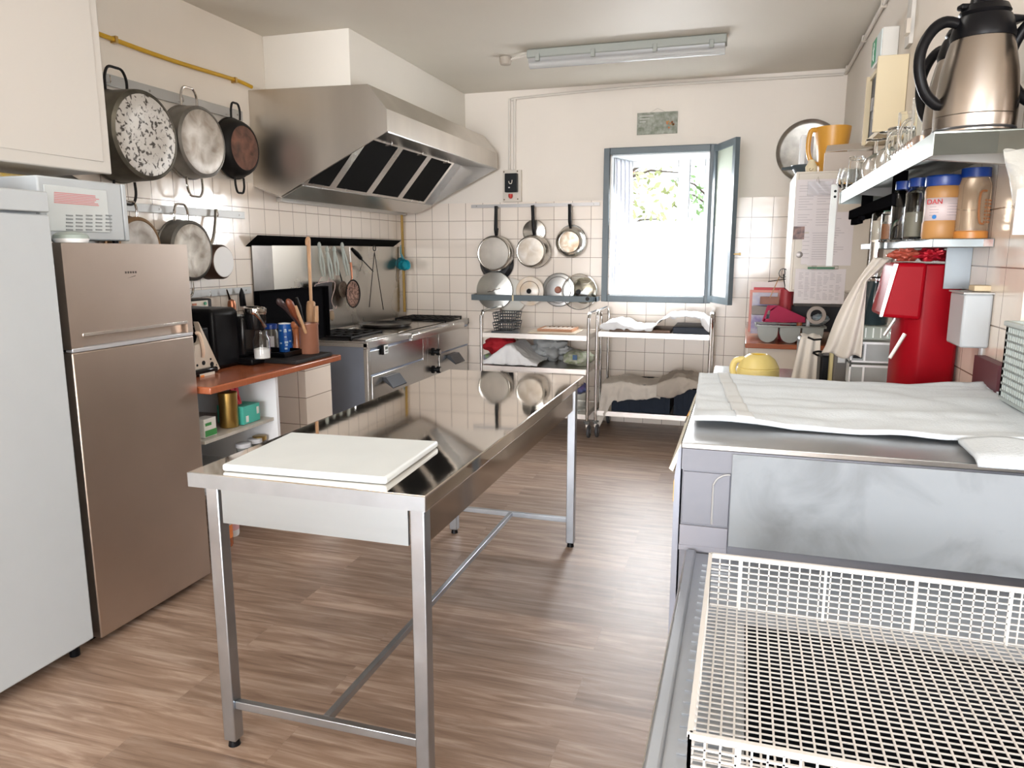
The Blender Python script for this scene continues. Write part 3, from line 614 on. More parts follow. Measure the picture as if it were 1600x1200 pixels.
# appliances on the worktop
t = thing('coffee_machine', 'black capsule coffee machine with a silver-ringed lever head on the worktop', 'coffee machine', (-2.52, 3.2, WT))
b = MB(); b.prism([(-2.78, WT + .002), (-2.46, WT + .002), (-2.46, WT + .285), (-2.49, WT + .30), (-2.78, WT + .30)], 'y', 3.02, 3.22); b.build('body', BLACK, t, bevel=.02, seg=3)
hd = P(399, 505, x=-2.42)
MB().lathe(hd + Vector((0, 0, -.03)), (0, 0, 1), [(0, 0), (0, .045), (.05, .055), (.085, .055)], 28).build('brew_head', M('gloss_black', (.008, .008, .009), .15, spec=.3), t)
MB().lathe(hd + Vector((0, 0, .052)), (.1, 0, 1), [(0, .056), (.008, .060), (.028, .058), (.032, .05), (.030, .046)], 28).build('chrome_ring', CHROME, t)
MB().tube([hd + Vector((.05, -.06, .055)), hd + Vector((.07, -.045, .02)), hd + Vector((.08, -.03, -.015))], .008, 8, rr=[.011, .007, .011]).build('lever', CHROME, t)
MB().box(-2.50, -2.38, 3.20, 3.38, WT + .002, WT + .04).build('drip_tray', BLACK, t, bevel=.01)
MB().box(-2.60, -2.44, 3.22, 3.36, WT + .04, WT + .25).build('column', M('gloss_black'), t, bevel=.015)
b = MB().lathe((-2.6, 3.35, WT + .27), (0, 0, 1), [(0, .02), (.03, .022), (.05, .018), (.06, 0)], 16); b.build('top_knob', M('copper'), t)
# raclette / crepe maker behind the fridge: cream panels
t = thing('contact_grill', 'cream and black upright grill with orange switch, standing beside the steel fridge', 'grill', (-2.4, 2.85, WT))
CR = M('cream_plastic', (.62, .54, .45), .4)
gy = 2.80
g = [P(312, 502, x=-2.42), P(346, 576, x=-2.42), P(337, 583, x=-2.42), P(306, 586, x=-2.42), P(306, 540, x=-2.42), P(316, 535, x=-2.42), P(318, 527, x=-2.42)]
b = MB(); b.prism([(q.y, q.z) for q in g], 'x', -2.46, -2.425); b.build('cream_plate', CR, t, bevel=.004)
b = MB()
for (px, py, r) in ((318, 567, .011), (331, 569, .012), (329, 561, .005), (308, 571, .006), (319, 577, .004), (312, 578, .006), (338, 570, .003), (338, 574, .003)):
    b.lathe(P(px, py, x=-2.425), (1, 0, 0), [(0, r), (.002, r), (.002, 0)], 16)
b.build('hole', BLACK, t)
g0, g1 = P(303, 583, x=-2.40), P(343, 597, x=-2.40)
MB().box(-2.62, -2.40, g0.y, g1.y, WT + .004, WT + .034).build('base', M('gloss_black'), t, bevel=.008)
q0, q1 = P(312, 585, x=-2.399), P(336, 595, x=-2.399)
MB().box(-2.40, -2.397, q0.y, q1.y, q1.z + .002, q0.z).build('control_plate', CREAM, t)
q0, q1 = P(313, 587, x=-2.397), P(319, 594, x=-2.397)
MB().box(-2.397, -2.394, q0.y, q1.y, q1.z, q0.z).build('switch', M('orange_lamp', (.85, .25, .03), .4), t)
q0, q1 = P(324, 588, x=-2.397), P(331, 594, x=-2.397)
MB().box(-2.397, -2.394, q0.y, q1.y, q1.z, q0.z).build('switch', M('maroon_lamp', (.10, .02, .02), .4), t)
hp = [P(305, 521, x=-2.39), P(311, 522, x=-2.38), P(317, 545, x=-2.38), P(317, 558, x=-2.39)]
MB().tube(hp, .008, 8, rr=[.007, .009, .010, .008]).build('handle', M('pale_handle', (.80, .62, .48), .4), t)
b = MB().box(-2.62, -2.47, P(300, 500, x=-2.5).y, 3.0, WT + .035, WT + .22); b.build('casing', BLACK, t, bevel=.01)
t = thing('waffle_iron', 'dark waffle iron with a cream control strip on end behind the cream grill', 'waffle iron', (-2.72, 3.05, WT + .05))
WFX = -2.80; a0, a1 = P(298, 470, x=WFX), P(331, 486, x=WFX)
MB().box(-2.90, WFX - .002, a0.y, a1.y + .01, WT + .002, P(330, 466, x=WFX).z).build('body', BLACKM, t, bevel=.01)
MB().box(WFX - .002, WFX + .004, a0.y, a1.y - .03, a1.z, a0.z - .004).build('control_strip', CREAM, t, bevel=.002)
c = P(303, 476, x=WFX + .005); MB().box(WFX + .004, WFX + .008, c.y - .012, c.y + .018, c.z - .005, c.z + .006).build('lamp', M('amber', (.40, .10, .02), .4), t)
c = P(320, 474, x=WFX + .005); MB().cyl(c, c + Vector((.006, 0, 0)), .009).build('green_knob', M('green_knob', (.03, .28, .14), .4), t)
c = P(325, 482, x=WFX + .005); MB().cyl(c, c + Vector((.008, 0, 0)), .008).build('knob', CHROME, t)
# utensils on the short rail
t = thing('carving_fork', 'thin steel utensil hanging from the short rail above coffee machine', 'utensil', P(356, 454, x=XL + .05))
MB().tube([P(354, 452, x=XL + .05), P(358, 466, x=XL + .05), P(364, 486, x=XL + .05)], .007, 8, rr=[.004, .008, .009]).build('blade', CHROME, t)
t = thing('strainer', 'small black strainer hung at the end of the short rail', 'strainer', P(378, 466, x=XL + .05))
MB().tube([P(377, 450, x=XL + .05), P(378, 460, x=XL + .05), P(380, 478, x=XL + .05)], .014, 10, rr=[.004, .018, .02]).build('body', BLACK, t)
# jars etc
def lathe_thing(name, label, cat, c, parts, group=None, n=28):
    t = thing(name, label, cat, c, group)
    for (pn_, prof, m) in parts: MB().lathe(c, (0, 0, 1), prof, n).build(pn_, m, t)
    return t
c = P(409, 562, z=WT); c = Vector((-2.34, 3.235, WT + .042)); c = Vector((-2.36, 3.27, WT + .042))
b = P(410, 560, z=WT + .042)
lathe_thing('sugar_jar', 'clear jar one third full of white sugar beside the coffee machine', 'jar', Vector((b.x, b.y, WT + .042)), [('glass_body', [(0, 0), (0, .04), (.004, .043), (.10, .043), (.125, .032), (.14, .032), (.14, .029), (.12, .029), (.10, .040), (.004, .040), (.003, 0)], GLASS), ('sugar', [(.004, 0), (.004, .0385), (.05, .0385), (.055, .02), (.052, 0)], M('sugar', (.85, .85, .85), .8))])
b = P(425, 552, z=WT)
t = lathe_thing('spice_jar', 'dark-filled jar with blue lid and white tag', 'jar', Vector((b.x, b.y, WT + .002)), [('body', [(0, 0), (0, .04), (.12, .04), (.135, .034), (.14, .034)], M('dark_jar', (.10, .09, .08), .15)), ('lid', [(.14, .036), (.142, .038), (.165, .038), (.168, .034), (.168, 0)], BLUEL)])
q = Vector((b.x, b.y, 0)); MB().rbox((b.x + .028, b.y - .034, WT + .065), (.026, .002, .075), rz=.65).build('label', PAPER, t)
tr = P(430, 562, z=WT)
# black board + tray
o = MB().box(-2.62, -2.19, 3.30, 3.66, WT + .001, WT + .022).build('slate_board', M('slate', (.022, .02, .02), .6, 0, var=.5, vscale=25, spec=.2), bevel=.004); tag(o, 'flat dark slate board lying on the worktop under the crock', 'board')
b = MB(); zt = WT + .023; b.box(-2.52, -2.30, 3.36, 3.56, zt, zt + .004)
for (a, c, e, f) in ((-2.52, -2.30, 3.36, 3.366), (-2.52, -2.30, 3.554, 3.56), (-2.52, -2.514, 3.366, 3.554), (-2.306, -2.30, 3.366, 3.554)): b.box(a, c, e, f, zt + .004, zt + .028)
o = b.build('condiment_tray', BLACK, bevel=.002); tag(o, 'small black plastic tray holding the blue salt tin', 'tray')
c = P(447, 549, z=zt + .005)
t = lathe_thing('salt_tin', 'blue cylindrical salt tin with pale printed marks', 'tin', Vector((c.x, c.y, zt + .005)), [('body', [(0, 0), (0, .037), (.155, .037)], M('salt_blue', (.01, .10, .42), .35)), ('top', [(.155, .037), (.158, .036), (.158, .030), (.154, .028), (.154, 0)], WHITE)])
b = MB(); 
for (a, z, s_) in ((-.2, .115, .010), (-.2, .125, .008), (-.9, .12, .008), (-.2, .085, .007), (-.1, .055, .012), (-.1, .040, .008), (-.95, .05, .008), (.5, .12, .010), (.5, .06, .008), (-.2, .02, .009)):
    an = a - .75; p0 = Vector((c.x + math.cos(an) * .0373, c.y + math.sin(an) * .0373, zt + .005 + z)); b.rbox(p0, (.0012, s_ * 1.6, s_), rz=an)
b.build('print', M('pale_print', (.45, .60, .75), .5), t)
c = P(465, 549, z=zt + .005)
lathe_thing('pepper_mill', 'turned wooden pepper mill between the salt tin and the crock', 'pepper mill', Vector((c.x, c.y, zt + .005)), [('body', [(0, 0), (0, .028), (.01, .029), (.03, .024), (.07, .019), (.105, .022), (.13, .027)], M('mill_wood', (.40, .13, .05), .3, 0, var=.2)), ('head', [(.132, .026), (.140, .03), (.158, .03), (.168, .022), (.17, 0)], M('mill_wood'))])
c = P(484, 552, z=WT + .022); c.z = WT + .023
t = lathe_thing('utensil_crock', 'brown stoneware crock full of wooden utensils at the worktop end', 'crock', c, [('body', [(0, 0), (0, .05), (.006, .053), (.155, .053), (.162, .056), (.168, .055), (.168, .049), (.15, .047), (.01, .047), (.008, 0)], M('stoneware', (.27, .115, .07), .3, 0, var=.2, vscale=5))])
def spoon(label, name, pts, rr, mat, x):
    ps = [P(px, py, x=x) for px, py in pts]
    o = MB().tube(ps, .01, 10, rr=rr).build(name, mat); return tag(o, label, name.replace('_', ' '), 'wooden utensils in the crock')
cx = c.x
spoon('dark reddish wooden spoon leaning left above the salt tin', 'wooden_spoon', [(473, 512), (466, 500), (459, 488), (452, 474), (449, 468)], [.008, .010, .020, .022, .008], WOODD, cx - .012)
spoon('dark broad spatula leaning left behind the reddish spoon', 'spatula', [(470, 512), (458, 496), (446, 480), (437, 472), (434, 467)], [.007, .009, .016, .018, .006], M('dark_spatula', (.05, .03, .03), .4), cx - .03)
spoon('pale wooden handle standing between spoon and paddle in the crock', 'wooden_stick', [(478, 520), (472, 505), (466, 490), (462, 478)], [.009, .009, .009, .007], WOOD, cx + .012)
spoon('light wooden spoon behind the paddle head on its right', 'wooden_spoon', [(491, 548), (493, 520), (494, 500), (494, 478)], [.008, .009, .014, .012], WOOD, cx - .02)
spoon('black handled brush with wooden tip in the crock', 'brush', [(476, 515), (471, 495), (467, 480), (463, 465)], [.008, .010, .014, .008], BLACKM, cx - .045)
# big black oven tray leaning
t = thing('oven_tray', 'large black oven tray standing upright between worktop and stove', 'tray', (-2.68, 3.9, WT))
x0 = -2.72; a, c = P(398, 455, x=x0), P(508, 460, x=x0)
b = MB(); b.box(x0 - .01, x0, a.y, c.y, WT + .002, a.z); b.build('sheet', M('tray_black', (.004, .004, .005), .85, 0, spec=.03), t, bevel=.004)
b = MB(); b.box(x0, x0 + .03, a.y, c.y, a.z - .008, a.z); b.box(x0, x0 + .03, c.y - .008, c.y, WT + .002, a.z - .008); b.box(x0, x0 + .03, a.y, a.y + .008, WT + .05, a.z - .008); b.build('rim', M('tray_black'), t, bevel=.003)
# cupboard contents
def boxthing(name, label, cat, x0, x1, y0, y1, z0, z1, m, bands=(), group=None, bev=.002):
    t = thing(name, label, cat, ((x0 + x1) / 2, (y0 + y1) / 2, z0), group)
    MB().box(x0, x1, y0, y1, z0, z1).build('box', m, t, bevel=bev)
    for (bn, a, c_, e, f, bm_) in bands:
        MB().box(x1 - .0002, x1 + .001, y0 + (y1 - y0) * a, y0 + (y1 - y0) * c_, z0 + (z1 - z0) * e, z0 + (z1 - z0) * f).build(bn, bm_, t)
    return t
sh = .632
a, c = P(317, 640, x=-2.27), P(338, 664, x=-2.27)
boxthing('tea_box', 'small white carton with green band at the front of the shelf', 'box', -2.33, -2.27, a.y, c.y, sh, sh + .085, M('carton_white', (.70, .70, .66), .6), (('band', 0.05, 1, .05, .38, M('green_print', (.04, .25, .06), .5)), ('print', .1, .6, .62, .78, M('green_print'))))
c = P(357, 655, z=sh); 
lathe_thing('golden_tin', 'golden cylindrical tin standing on the cupboard shelf', 'tin', Vector((-2.32, P(357, 640, x=-2.32).y, sh)), [('body', [(0, 0), (0, .042), (.003, .043), (.15, .043)], M('gold', (.48, .32, .10), .3, .9, var=.2)), ('lid', [(.15, .044), (.166, .044), (.168, .04), (.168, 0)], M('gold'))])
a, c = P(370, 650, x=-2.34), P(382, 650, x=-2.34)
t = thing('snack_bag', 'crumpled red foil bag between golden tin and turquoise box', 'bag', (-2.42, a.y, sh))
MB().grid(lambda u, v: (-2.36 + .03 * math.sin(PI * u) * math.sin(PI * min(1, v * 1.3)), a.y - .01 + .075 * u * (1 - .3 * v), sh + .002 + .17 * v + .01 * math.sin(u * 9)), 12, 12).build('foil', M('red_foil', (.55, .02, .04), .3, .3), t, solid=.01)
a, c = P(376, 625, x=-2.27), P(406, 640, x=-2.27)
boxthing('turquoise_box', 'turquoise and white carton at the right end of the shelf', 'box', -2.42, -2.27, a.y + .012, min(c.y, 3.15), sh, sh + .088, M('turquoise_card', (.06, .42, .34), .5), (('print', .15, .3, .1, .45, M('carton_white')), ('print', .8, .93, .4, .8, M('carton_white'))))
a = P(325, 625, x=-2.5)
boxthing('carton', 'brownish carton tilted at the back of the shelf next to the fridge', 'box', -2.62, -2.50, 2.72, 2.86, sh, sh + .15, M('brown_card', (.30, .17, .12), .6))
for i, (px, py, m, lab) in enumerate(((380, 692, 'white_lid', 'white-lidded food tub, nearer of two low in the cupboard'), (398, 685, 'white_lid', 'white-lidded food tub, farther of two low in the cupboard'), (415, 677, 'gold', 'gold-lidded glass jar low in the cupboard beside white tubs'))):
    q = P(px, py, x=-2.30); c = Vector((-2.30, min(q.y, 3.11), .398)); h = max(.06, q.z - .398)
    mm = M('white_lid', (.62, .64, .68), .4) if m == 'white_lid' else M('gold')
    lathe_thing('food_tub' if i < 2 else 'preserve_jar', lab, 'tub' if i < 2 else 'jar', c, [('body', [(0, 0), (0, .030), (h - .02, .033)], CLEARP if i < 2 else M('dark_jar')), ('lid', [(h - .02, .035), (h - .002, .035), (h, .032), (h, 0)], mm)])
b = MB().tube([P(322, 680, x=-2.6), P(335, 690, x=-2.6), P(350, 700, x=-2.6)], .05, 12); 
o = MB().lathe((-2.62, 2.80, .398), (0, 0, 1), [(0, 0), (0, .10), (.15, .12), (.16, .12), (.16, .11), (.02, .09), (.02, 0)], 28).build('stew_pot', BLACKM); tag(o, 'black cooking pot in the bottom of the open cupboard', 'pot')
o = MB().prism([(3.50, 0.002), (3.60, .002), (3.57, .40), (3.53, .40)], 'x', -2.36, -2.34).build('wooden_board', M('orange_board', (.45, .15, .04), .5)); tag(o, 'orange-brown board leaning by the tiled pillar under the worktop', 'board')
# bottles on the floor
def bottle(label, name, cat, c, h, r, body, cap, bands):
    t = thing(name, label, cat, c)
    MB().lathe(c, (0, 0, 1), [(0, 0), (0, r * .9), (.01, r), (h * .55, r), (h * .66, r * .8), (h * .8, r * .95), (h * .9, r * .45), (h * .93, r * .35)], 28).build('body', body, t)
    MB().lathe(c, (0, 0, 1), [(h * .93, r * .4), (h, r * .4), (h, 0)], 20).build('cap', cap, t)
    for (z0, z1, m) in bands: MB().lathe(c, (0, 0, 1), [(h * z0, r * 1.012), (h * z1, r * 1.012)], 28).build('label', m, t)
c = P(351, 853, z=0); bottle('orange-brown sauce bottle with white and orange label, on the floor by the fridge', 'sauce_bottle', 'bottle', c, .34, .043, M('amber_sauce', (.32, .08, .02), .25), M('amber_sauce'), ((.14, .34, M('orange_label', (.75, .22, .05), .5)), (.34, .5, PAPER)))
c = P(362, 836, z=0); bottle('white bottle with black band behind the sauce bottle on the floor', 'milk_bottle', 'bottle', c, .36, .04, WHITE, WHITE, ((.50, .54, BLACK), (.1, .35, M('pink_label', (.75, .45, .48), .5))))

# ================================================================== stove
SX, SY0, SY1, SZ = -2.37, 4.40, 6.32, .87
t = thing('range_cooker', 'long stainless steel range cooker with burners, hotplate and two ovens', 'stove', (-2.66, 5.36, 0))
BS = M('blue_reflecting_side', (.40, .46, .58), .35, 1, var=.15, vscale=3)
MB().box(-2.965, SX - .01, SY0 + .005, SY1, .10, SZ - .03).build('body', BS, t, bevel=.003)
MB().box(-2.93, SX - .06, SY0 + .03, SY1 - .02, 0, .10).build('plinth', BLACKM, t)
MB().box(SX - .03, SX, SY0, SY0 + .04, .10, SZ - .05).build('corner_post', STEEL, t, bevel=.002)
b = MB(); b.box(-2.97, SX, SY0, SY1, SZ - .04, SZ - .012); b.box(-2.97, -2.93, SY0, SY1, SZ - .012, SZ); b.box(SX - .03, SX + .004, SY0, SY1, SZ - .05, SZ); b.box(-2.93, SX - .03, SY0, SY0 + .02, SZ - .012, SZ)
b.box(SX - .03, SX + .004, SY1 - .02, SY1, SZ - .05, SZ)
b.build('top_frame', STEELH, t, bevel=.002)
MB().box(-2.88, SX - .05, 4.98, 5.86, SZ - .011, SZ + .004).build('hotplate', M('seasoned_plate', (.30, .26, .22), .16, 1, var=.35, vscale=5, rvar=.08), t, bevel=.003)
MB().box(SX - .14, SX - .032, 4.45, 4.93, SZ - .01, SZ + .006).build('drip_tray', M('bright_tray', (.75, .75, .74), .2, 1), t, bevel=.002)
def burner_zone(y0, y1, x0, x1, nx, ny):
    g = MB()
    zt = SZ + .022
    for i in range(nx + 1): 
        X = x0 + (x1 - x0) * i / nx; g.box(X - .005, X + .005, y0, y1, zt - .012, zt)
    for j in range(ny + 1):
        Y = y0 + (y1 - y0) * j / ny; g.box(x0, x1, Y - .005, Y + .005, zt - .012, zt)
    for X in (x0, x1):
        for Y in (y0, y1): g.box(X - .006, X + .006, Y - .006, Y + .006, SZ - .012, zt)
    go = g.build('pan_grate', BLACKM, t)
    for X in ((x0 * .72 + x1 * .28), (x0 * .28 + x1 * .72)):
        MB().lathe((X, (y0 + y1) / 2, SZ - .012), (0, 0, 1), [(0, .06), (.012, .06), (.014, .045), (.026, .045), (.028, .03), (.028, 0)], 24).build('burner', BLACKM, t)
burner_zone(4.47, 4.93, -2.90, SX - .16, 5, 3); burner_zone(5.92, 6.28, -2.90, SX - .06, 7, 3)
MB().box(-2.93, SX - .16, 4.42, 4.96, SZ - .0125, SZ - .009).build('burner_well', BLACKM, t)
MB().box(-2.93, SX - .03, 5.88, 6.30, SZ - .0125, SZ - .009).build('burner_well', BLACKM, t)
fz = SX + .004
MB().box(SX - .012, SX, SY0 + .04, 5.30, .64, .80).build('fascia', STEELH, t, bevel=.002)
MB().box(SX - .012, SX, 5.62, SY1, .64, .80).build('fascia', STEELH, t, bevel=.002)
MB().box(SX - .012, SX - .002, 5.31, 5.61, .12, .80).build('control_panel', STEEL, t, bevel=.002)
for (ya, yb, hy) in ((4.45, 5.30, 4.60), (5.62, 6.28, 5.78)):
    dd = MB().box(SX - .012, SX + .004, ya, yb, .18, .628).build('oven_door', STEELH, t, bevel=.004)
    MB().prism([(SX + .004, .60), (SX + .03, .60), (SX + .085, .53), (SX + .082, .522), (SX + .004, .575)], 'y', hy, hy + .22).build('door_handle', M('dark_handle', (.05, .055, .065), .35, .4), dd, bevel=.003)
for z in (.665, .52):
    c = Vector((SX, 5.50, z)); k_ = MB().lathe(c, (1, 0, 0), [(0, .032), (.006, .032), (.010, .018), (.03, .016), (.034, .028), (.062, .026), (.064, .018), (.064, 0)], 28).build('knob', BLACK, t)
    MB().lathe(c + Vector((.064, 0, 0)), (1, 0, 0), [(0, .019), (.002, .018), (.002, 0)], 24).build('knob_cap', M('cap_grey', (.55, .53, .50), .3, .8), k_)
hr = MB().box(SX + .045, SX + .075, 4.95, 6.02, SZ - .055, SZ - .01).build('hand_rail', M('rail_steel', (.70, .68, .64), .22, 1), t, bevel=.003)
b = MB()
for y in (5.10, 5.80): b.box(SX, SX + .046, y - .012, y + .012, SZ - .03, SZ - .014); b.cyl((SX + .06, y, SZ - .01), (SX + .06, y, SZ - .002), .008)
b.build('bracket', CHROME, hr)
o = thing('kitchen_timer', 'small white digital timer stuck on the front corner of the stove', 'timer', (SX, 4.56, .79))
c = P(603, 546, x=SX + .02)
MB().box(SX + .001, SX + .018, c.y - .042, c.y + .030, c.z - .035, c.z + .035).build('case', BLACK, o, bevel=.006)
MB().box(SX + .018, SX + .024, c.y - .028, c.y + .030, c.z - .031, c.z + .031).build('face', WHITE, o, bevel=.003)
MB().box(SX + .024, SX + .025, c.y - .018, c.y + .020, c.z + .002, c.z + .020).build('display', M('lcd', (.10, .12, .10), .3), o)
MB().box(SX + .024, SX + .025, c.y - .018, c.y + .020, c.z - .016, c.z - .010).build('buttons', M('lcd'), o)
t = thing('crepe_pan', 'round flat dark steel pan resting on the stove hotplate', 'pan', (-2.78, 5.38, SZ + .005))
MB().lathe((-2.74, 5.40, SZ + .005), (0, 0, 1), [(0, 0), (0, .185), (.004, .20), (.020, .212), (.022, .214), (.019, .208), (.006, .19), (.004, 0)], 56).build('pan', M('pan_steel', (.34, .35, .37), .25, 1), t)
# ================================================================== back wall: rail, pans, lids
def rail_y(x0, x1, z, h, label):
    t = thing('wall_rail', label, 'rail', ((x0 + x1) / 2, YB - .02, z)); MB().box(x0, x1, YB - .020, YB - .012, z - h / 2, z + h / 2).build('rail', M('pale_rail', (.48, .46, .45), .4, .3), t)
    for X in (x0 + .05, (x0 + x1) / 2, x1 - .05): MB().cyl((X, YB, z), (X, YB - .024, z), .005, n=10).build('screw', M('screw_steel'), t)
rail_y(-2.33, -1.185, 1.855, .028, 'pale flat rail on the back wall holding three pans')
def backpan(name, label, cpx, cpy, rb, ro, dep, base, side, hmat, hx, hz0, hz1, yb=YB - .06):
    """pan hung on the back wall, base facing the room"""
    yface = yb - dep; c = P(cpx, cpy, y=yface); t = thing(name, label, name.replace('_', ' '), (c.x, yb, c.z))
    MB().lathe((c.x, yb, c.z), (0, -1, 0), [(0, ro - .004), (0, ro + .003), (.006, ro + .003), (.01, ro), (dep * .75, rb + (ro - rb) * .35 + .006), (dep - .004, rb + .002), (dep, rb - .006), (dep - .004, rb - .02), (.01, ro - .01)], 44).build('pan_body', side, t)
    MB().lathe((c.x, yface + .003, c.z), (0, -1, 0), [(0, rb - .01), (.003, rb - .014), (.004, rb * .5), (.003, 0)], 44).build('pan_base', base, t)
    z1 = P(hx, hz1, y=yb - .03).z; x1 = P(hx, hz1, y=yb - .03).x
    zb_ = c.z + ro - .01
    MB().tube([(c.x, yb - .02, zb_), (c.x + (x1 - c.x) * .3, yb - .035, zb_ + (z1 - zb_) * .25), (c.x + (x1 - c.x) * .8, yb - .03, zb_ + (z1 - zb_) * .8), (x1, yb - .028, z1)], .014, 10, rr=[.010, .016, .014, .015]).build('handle', hmat, t)
    MB().tube([(x1 - .0, yb - .03, z1 - .02), (x1, YB - .028, z1 - .005), (x1, YB - .021, z1 - .02)], .003, 6).build('hook', CHROME, t)
    return t
RB1 = M('spun_base', (.62, .58, .52), .28, 1, var=.25, vscale=6)
t = backpan('saucepan', 'steel saucepan on the left of the back rail, in front of a black frying pan', 771, 396, .148, .150, .10, RB1, M('pan_side', (.58, .56, .52), .25, 1), BLACK, 775, 0, 322)
t = backpan('saucepan', 'deep steel saucepan in the middle of the back rail', 829, 393, .128, .140, .14, speckle('mid_base', (.64, .60, .55), (.45, .38, .30), 12, .3, .7, .9, .3), M('pan_side'), BLACK, 832, 0, 321)
t = backpan('frying_pan', 'small frying pan on the right of the back rail, flared rim around a stained base', 889.5, 378, .098, .128, .06, speckle('ring_base', (.56, .50, .42), (.30, .22, .15), 14, .35, .65, .9, .35), M('pan_side'), BLACK, 890, 0, 319)
t = thing('frying_pan', 'black frying pan peeking out behind the left saucepan', 'frying pan', (-2.1, YB - .03, 1.5))
c = P(775, 411, y=YB - .05); MB().lathe((c.x, YB - .028, c.z), (0, -1, 0), [(0, .150), (0, .156), (.004, .156), (.035, .125), (.038, 0)], 40).build('pan_body', M('nonstick_black', (.012, .012, .014), .3), t)
MB().tube([(c.x, YB - .05, c.z + .15), (c.x + .01, YB - .035, c.z + .30)], .010, 8).build('handle', BLACK, t)
o = thing('pan_lid', 'small steel lid behind the middle saucepan', 'lid', (-1.9, YB - .03, 1.6))
c = P(834.5, 362, y=YB - .03); MB().lathe((c.x, YB - .024, c.z), (0, -1, 0), [(0, .100), (.004, .104), (.010, .100), (.014, .088), (.020, 0)], 40).build('lid_disc', M('pan_side'), o)
o = thing('pan_lid', 'dark rimmed lid behind the small frying pan', 'lid', (-1.6, YB - .03, 1.6))
c = P(893, 374, y=YB - .03); MB().lathe((c.x, YB - .024, c.z), (0, -1, 0), [(0, .118), (.004, .122), (.010, .118), (.014, .0)], 40).build('lid_disc', ALUD, o)
# blue lid rack
t = thing('lid_rack', 'blue-grey metal bar rack on the back wall holding pot lids', 'rack', (-1.74, YB - .1, 1.05))
rz0, rz1 = 1.043, 1.092; rx0, rx1 = P(737, 465, y=YB - .15).x, P(921, 465, y=YB - .15).x
MB().box(rx0, rx1, YB - .16, YB - .15, rz0, rz1).build('front_bar', BLUEGREY, t, bevel=.002)
b = MB(); b.box(rx0, rx0 + .008, YB - .15, YB - .001, rz0, rz1); b.box(rx1 - .01, rx1 + .06, YB - .15, YB - .142, rz0 + .005, rz1 - .005); b.box(rx1 + .05, rx1 + .06, YB - .15, YB - .001, rz0 + .005, rz1 - .005); b.box(rx0, rx1, YB - .15, YB - .001, rz0, rz0 + .004)
b.build('end_bracket', BLUEGREY, t)
c = P(918, 467, y=YB - .16); MB().cyl((c.x, YB - .16, c.z), (c.x, YB - .168, c.z), .017).build('end_bolt', BLACKM, t)
MB().box(P(800, 465, y=YB - .16).x, P(802.5, 465, y=YB - .16).x, YB - .163, YB - .160, rz0, rz1).build('band', LEMON, t)
def lid(label, px, py, r, parts, yy, tilt=.06, knob=None, group='pot lids in the blue rack'):
    c = P(px, py, y=yy); ax = Vector((0, -1, tilt)); t = thing('pot_lid', label, 'lid', c, group)
    for (n_, prof, m) in parts: MB().lathe(c, ax, prof, 44).build(n_, m, t)
    if knob: knob(t, c, ax)
    return t
def kb(r, m, h=.03):
    def f(t, c, ax): MB().lathe(c + ax.normalized() * .014, ax, [(0, r * .5), (h * .4, r * .6), (h * .6, r), (h, r * .8), (h, 0)], 24).build('knob', m, t)
    return f
def loop(t, c, ax): MB().tube([c + Vector((-.05, -.01, -.01)), c + Vector((-.045, -.04, -.008)), c + Vector((.045, -.04, .018)), c + Vector((.055, -.01, .018))], .005, 8).build('handle', CHROME, t)
lid('large plain aluminium lid with a strap handle, leftmost in the blue rack', 773, 454, .165, [('disc', [(0, .160), (.006, .168), (.012, .164), (.016, .14), (.03, 0)], M('lid_alu', (.50, .50, .47), .3, 1, var=.2, vscale=5))], YB - .085, .05, loop)
lid('white edged lid mostly hidden behind the large aluminium lid', 797, 462, .15, [('disc', [(0, .15), (.008, .155), (.014, .14), (.02, 0)], M('offwhite', (.66, .64, .58), .4))], YB - .045, .03)
WE = M('enamel_lid', (.78, .74, .68), .25, col2=(.72, .55, .38), vscale=9)
lid('white enamel lid with dark rings and black knob', 828, 455, .125, [('disc', [(0, .120), (.004, .126), (.010, .122), (.012, .088)], WE), ('ring', [(.012, .088), (.016, .083)], M('ring_brown', (.12, .07, .04), .4)), ('dome', [(.016, .083), (.026, .05), (.028, .0)], WE)], YB - .08, .05, kb(.022, BLACK, .035))
lid('brushed steel lid with a brown knob in the blue rack', 873, 453, .142, [('disc', [(0, .138), (.006, .144), (.012, .138), (.014, .115), (.022, .11), (.026, .06), (.024, 0)], M('lid_steel', (.42, .42, .41), .25, 1, var=.15))], YB - .06, .05, kb(.03, M('knob_brown', (.30, .09, .04), .35)))
lid('clear glass lid with thin steel rim and black knob, rightmost in the blue rack', 905, 456, .15, [('rim', [(0, .148), (.003, .153), (.007, .150), (.004, .145)], CHROME), ('glass', [(.004, .147), (.012, .12), (.028, .06), (.032, 0), (.029, 0), (.025, .06), (.009, .12), (.002, .147)], GLASS)], YB - .115, .05, kb(.022, BLACK, .03))
lid('domed steel lid seen through the glass lid', 913, 454, .11, [('disc', [(0, .108), (.006, .112), (.012, .108), (.03, .07), (.04, 0)], M('lid_bright', (.60, .57, .48), .22, 1))], YB - .05, .02)
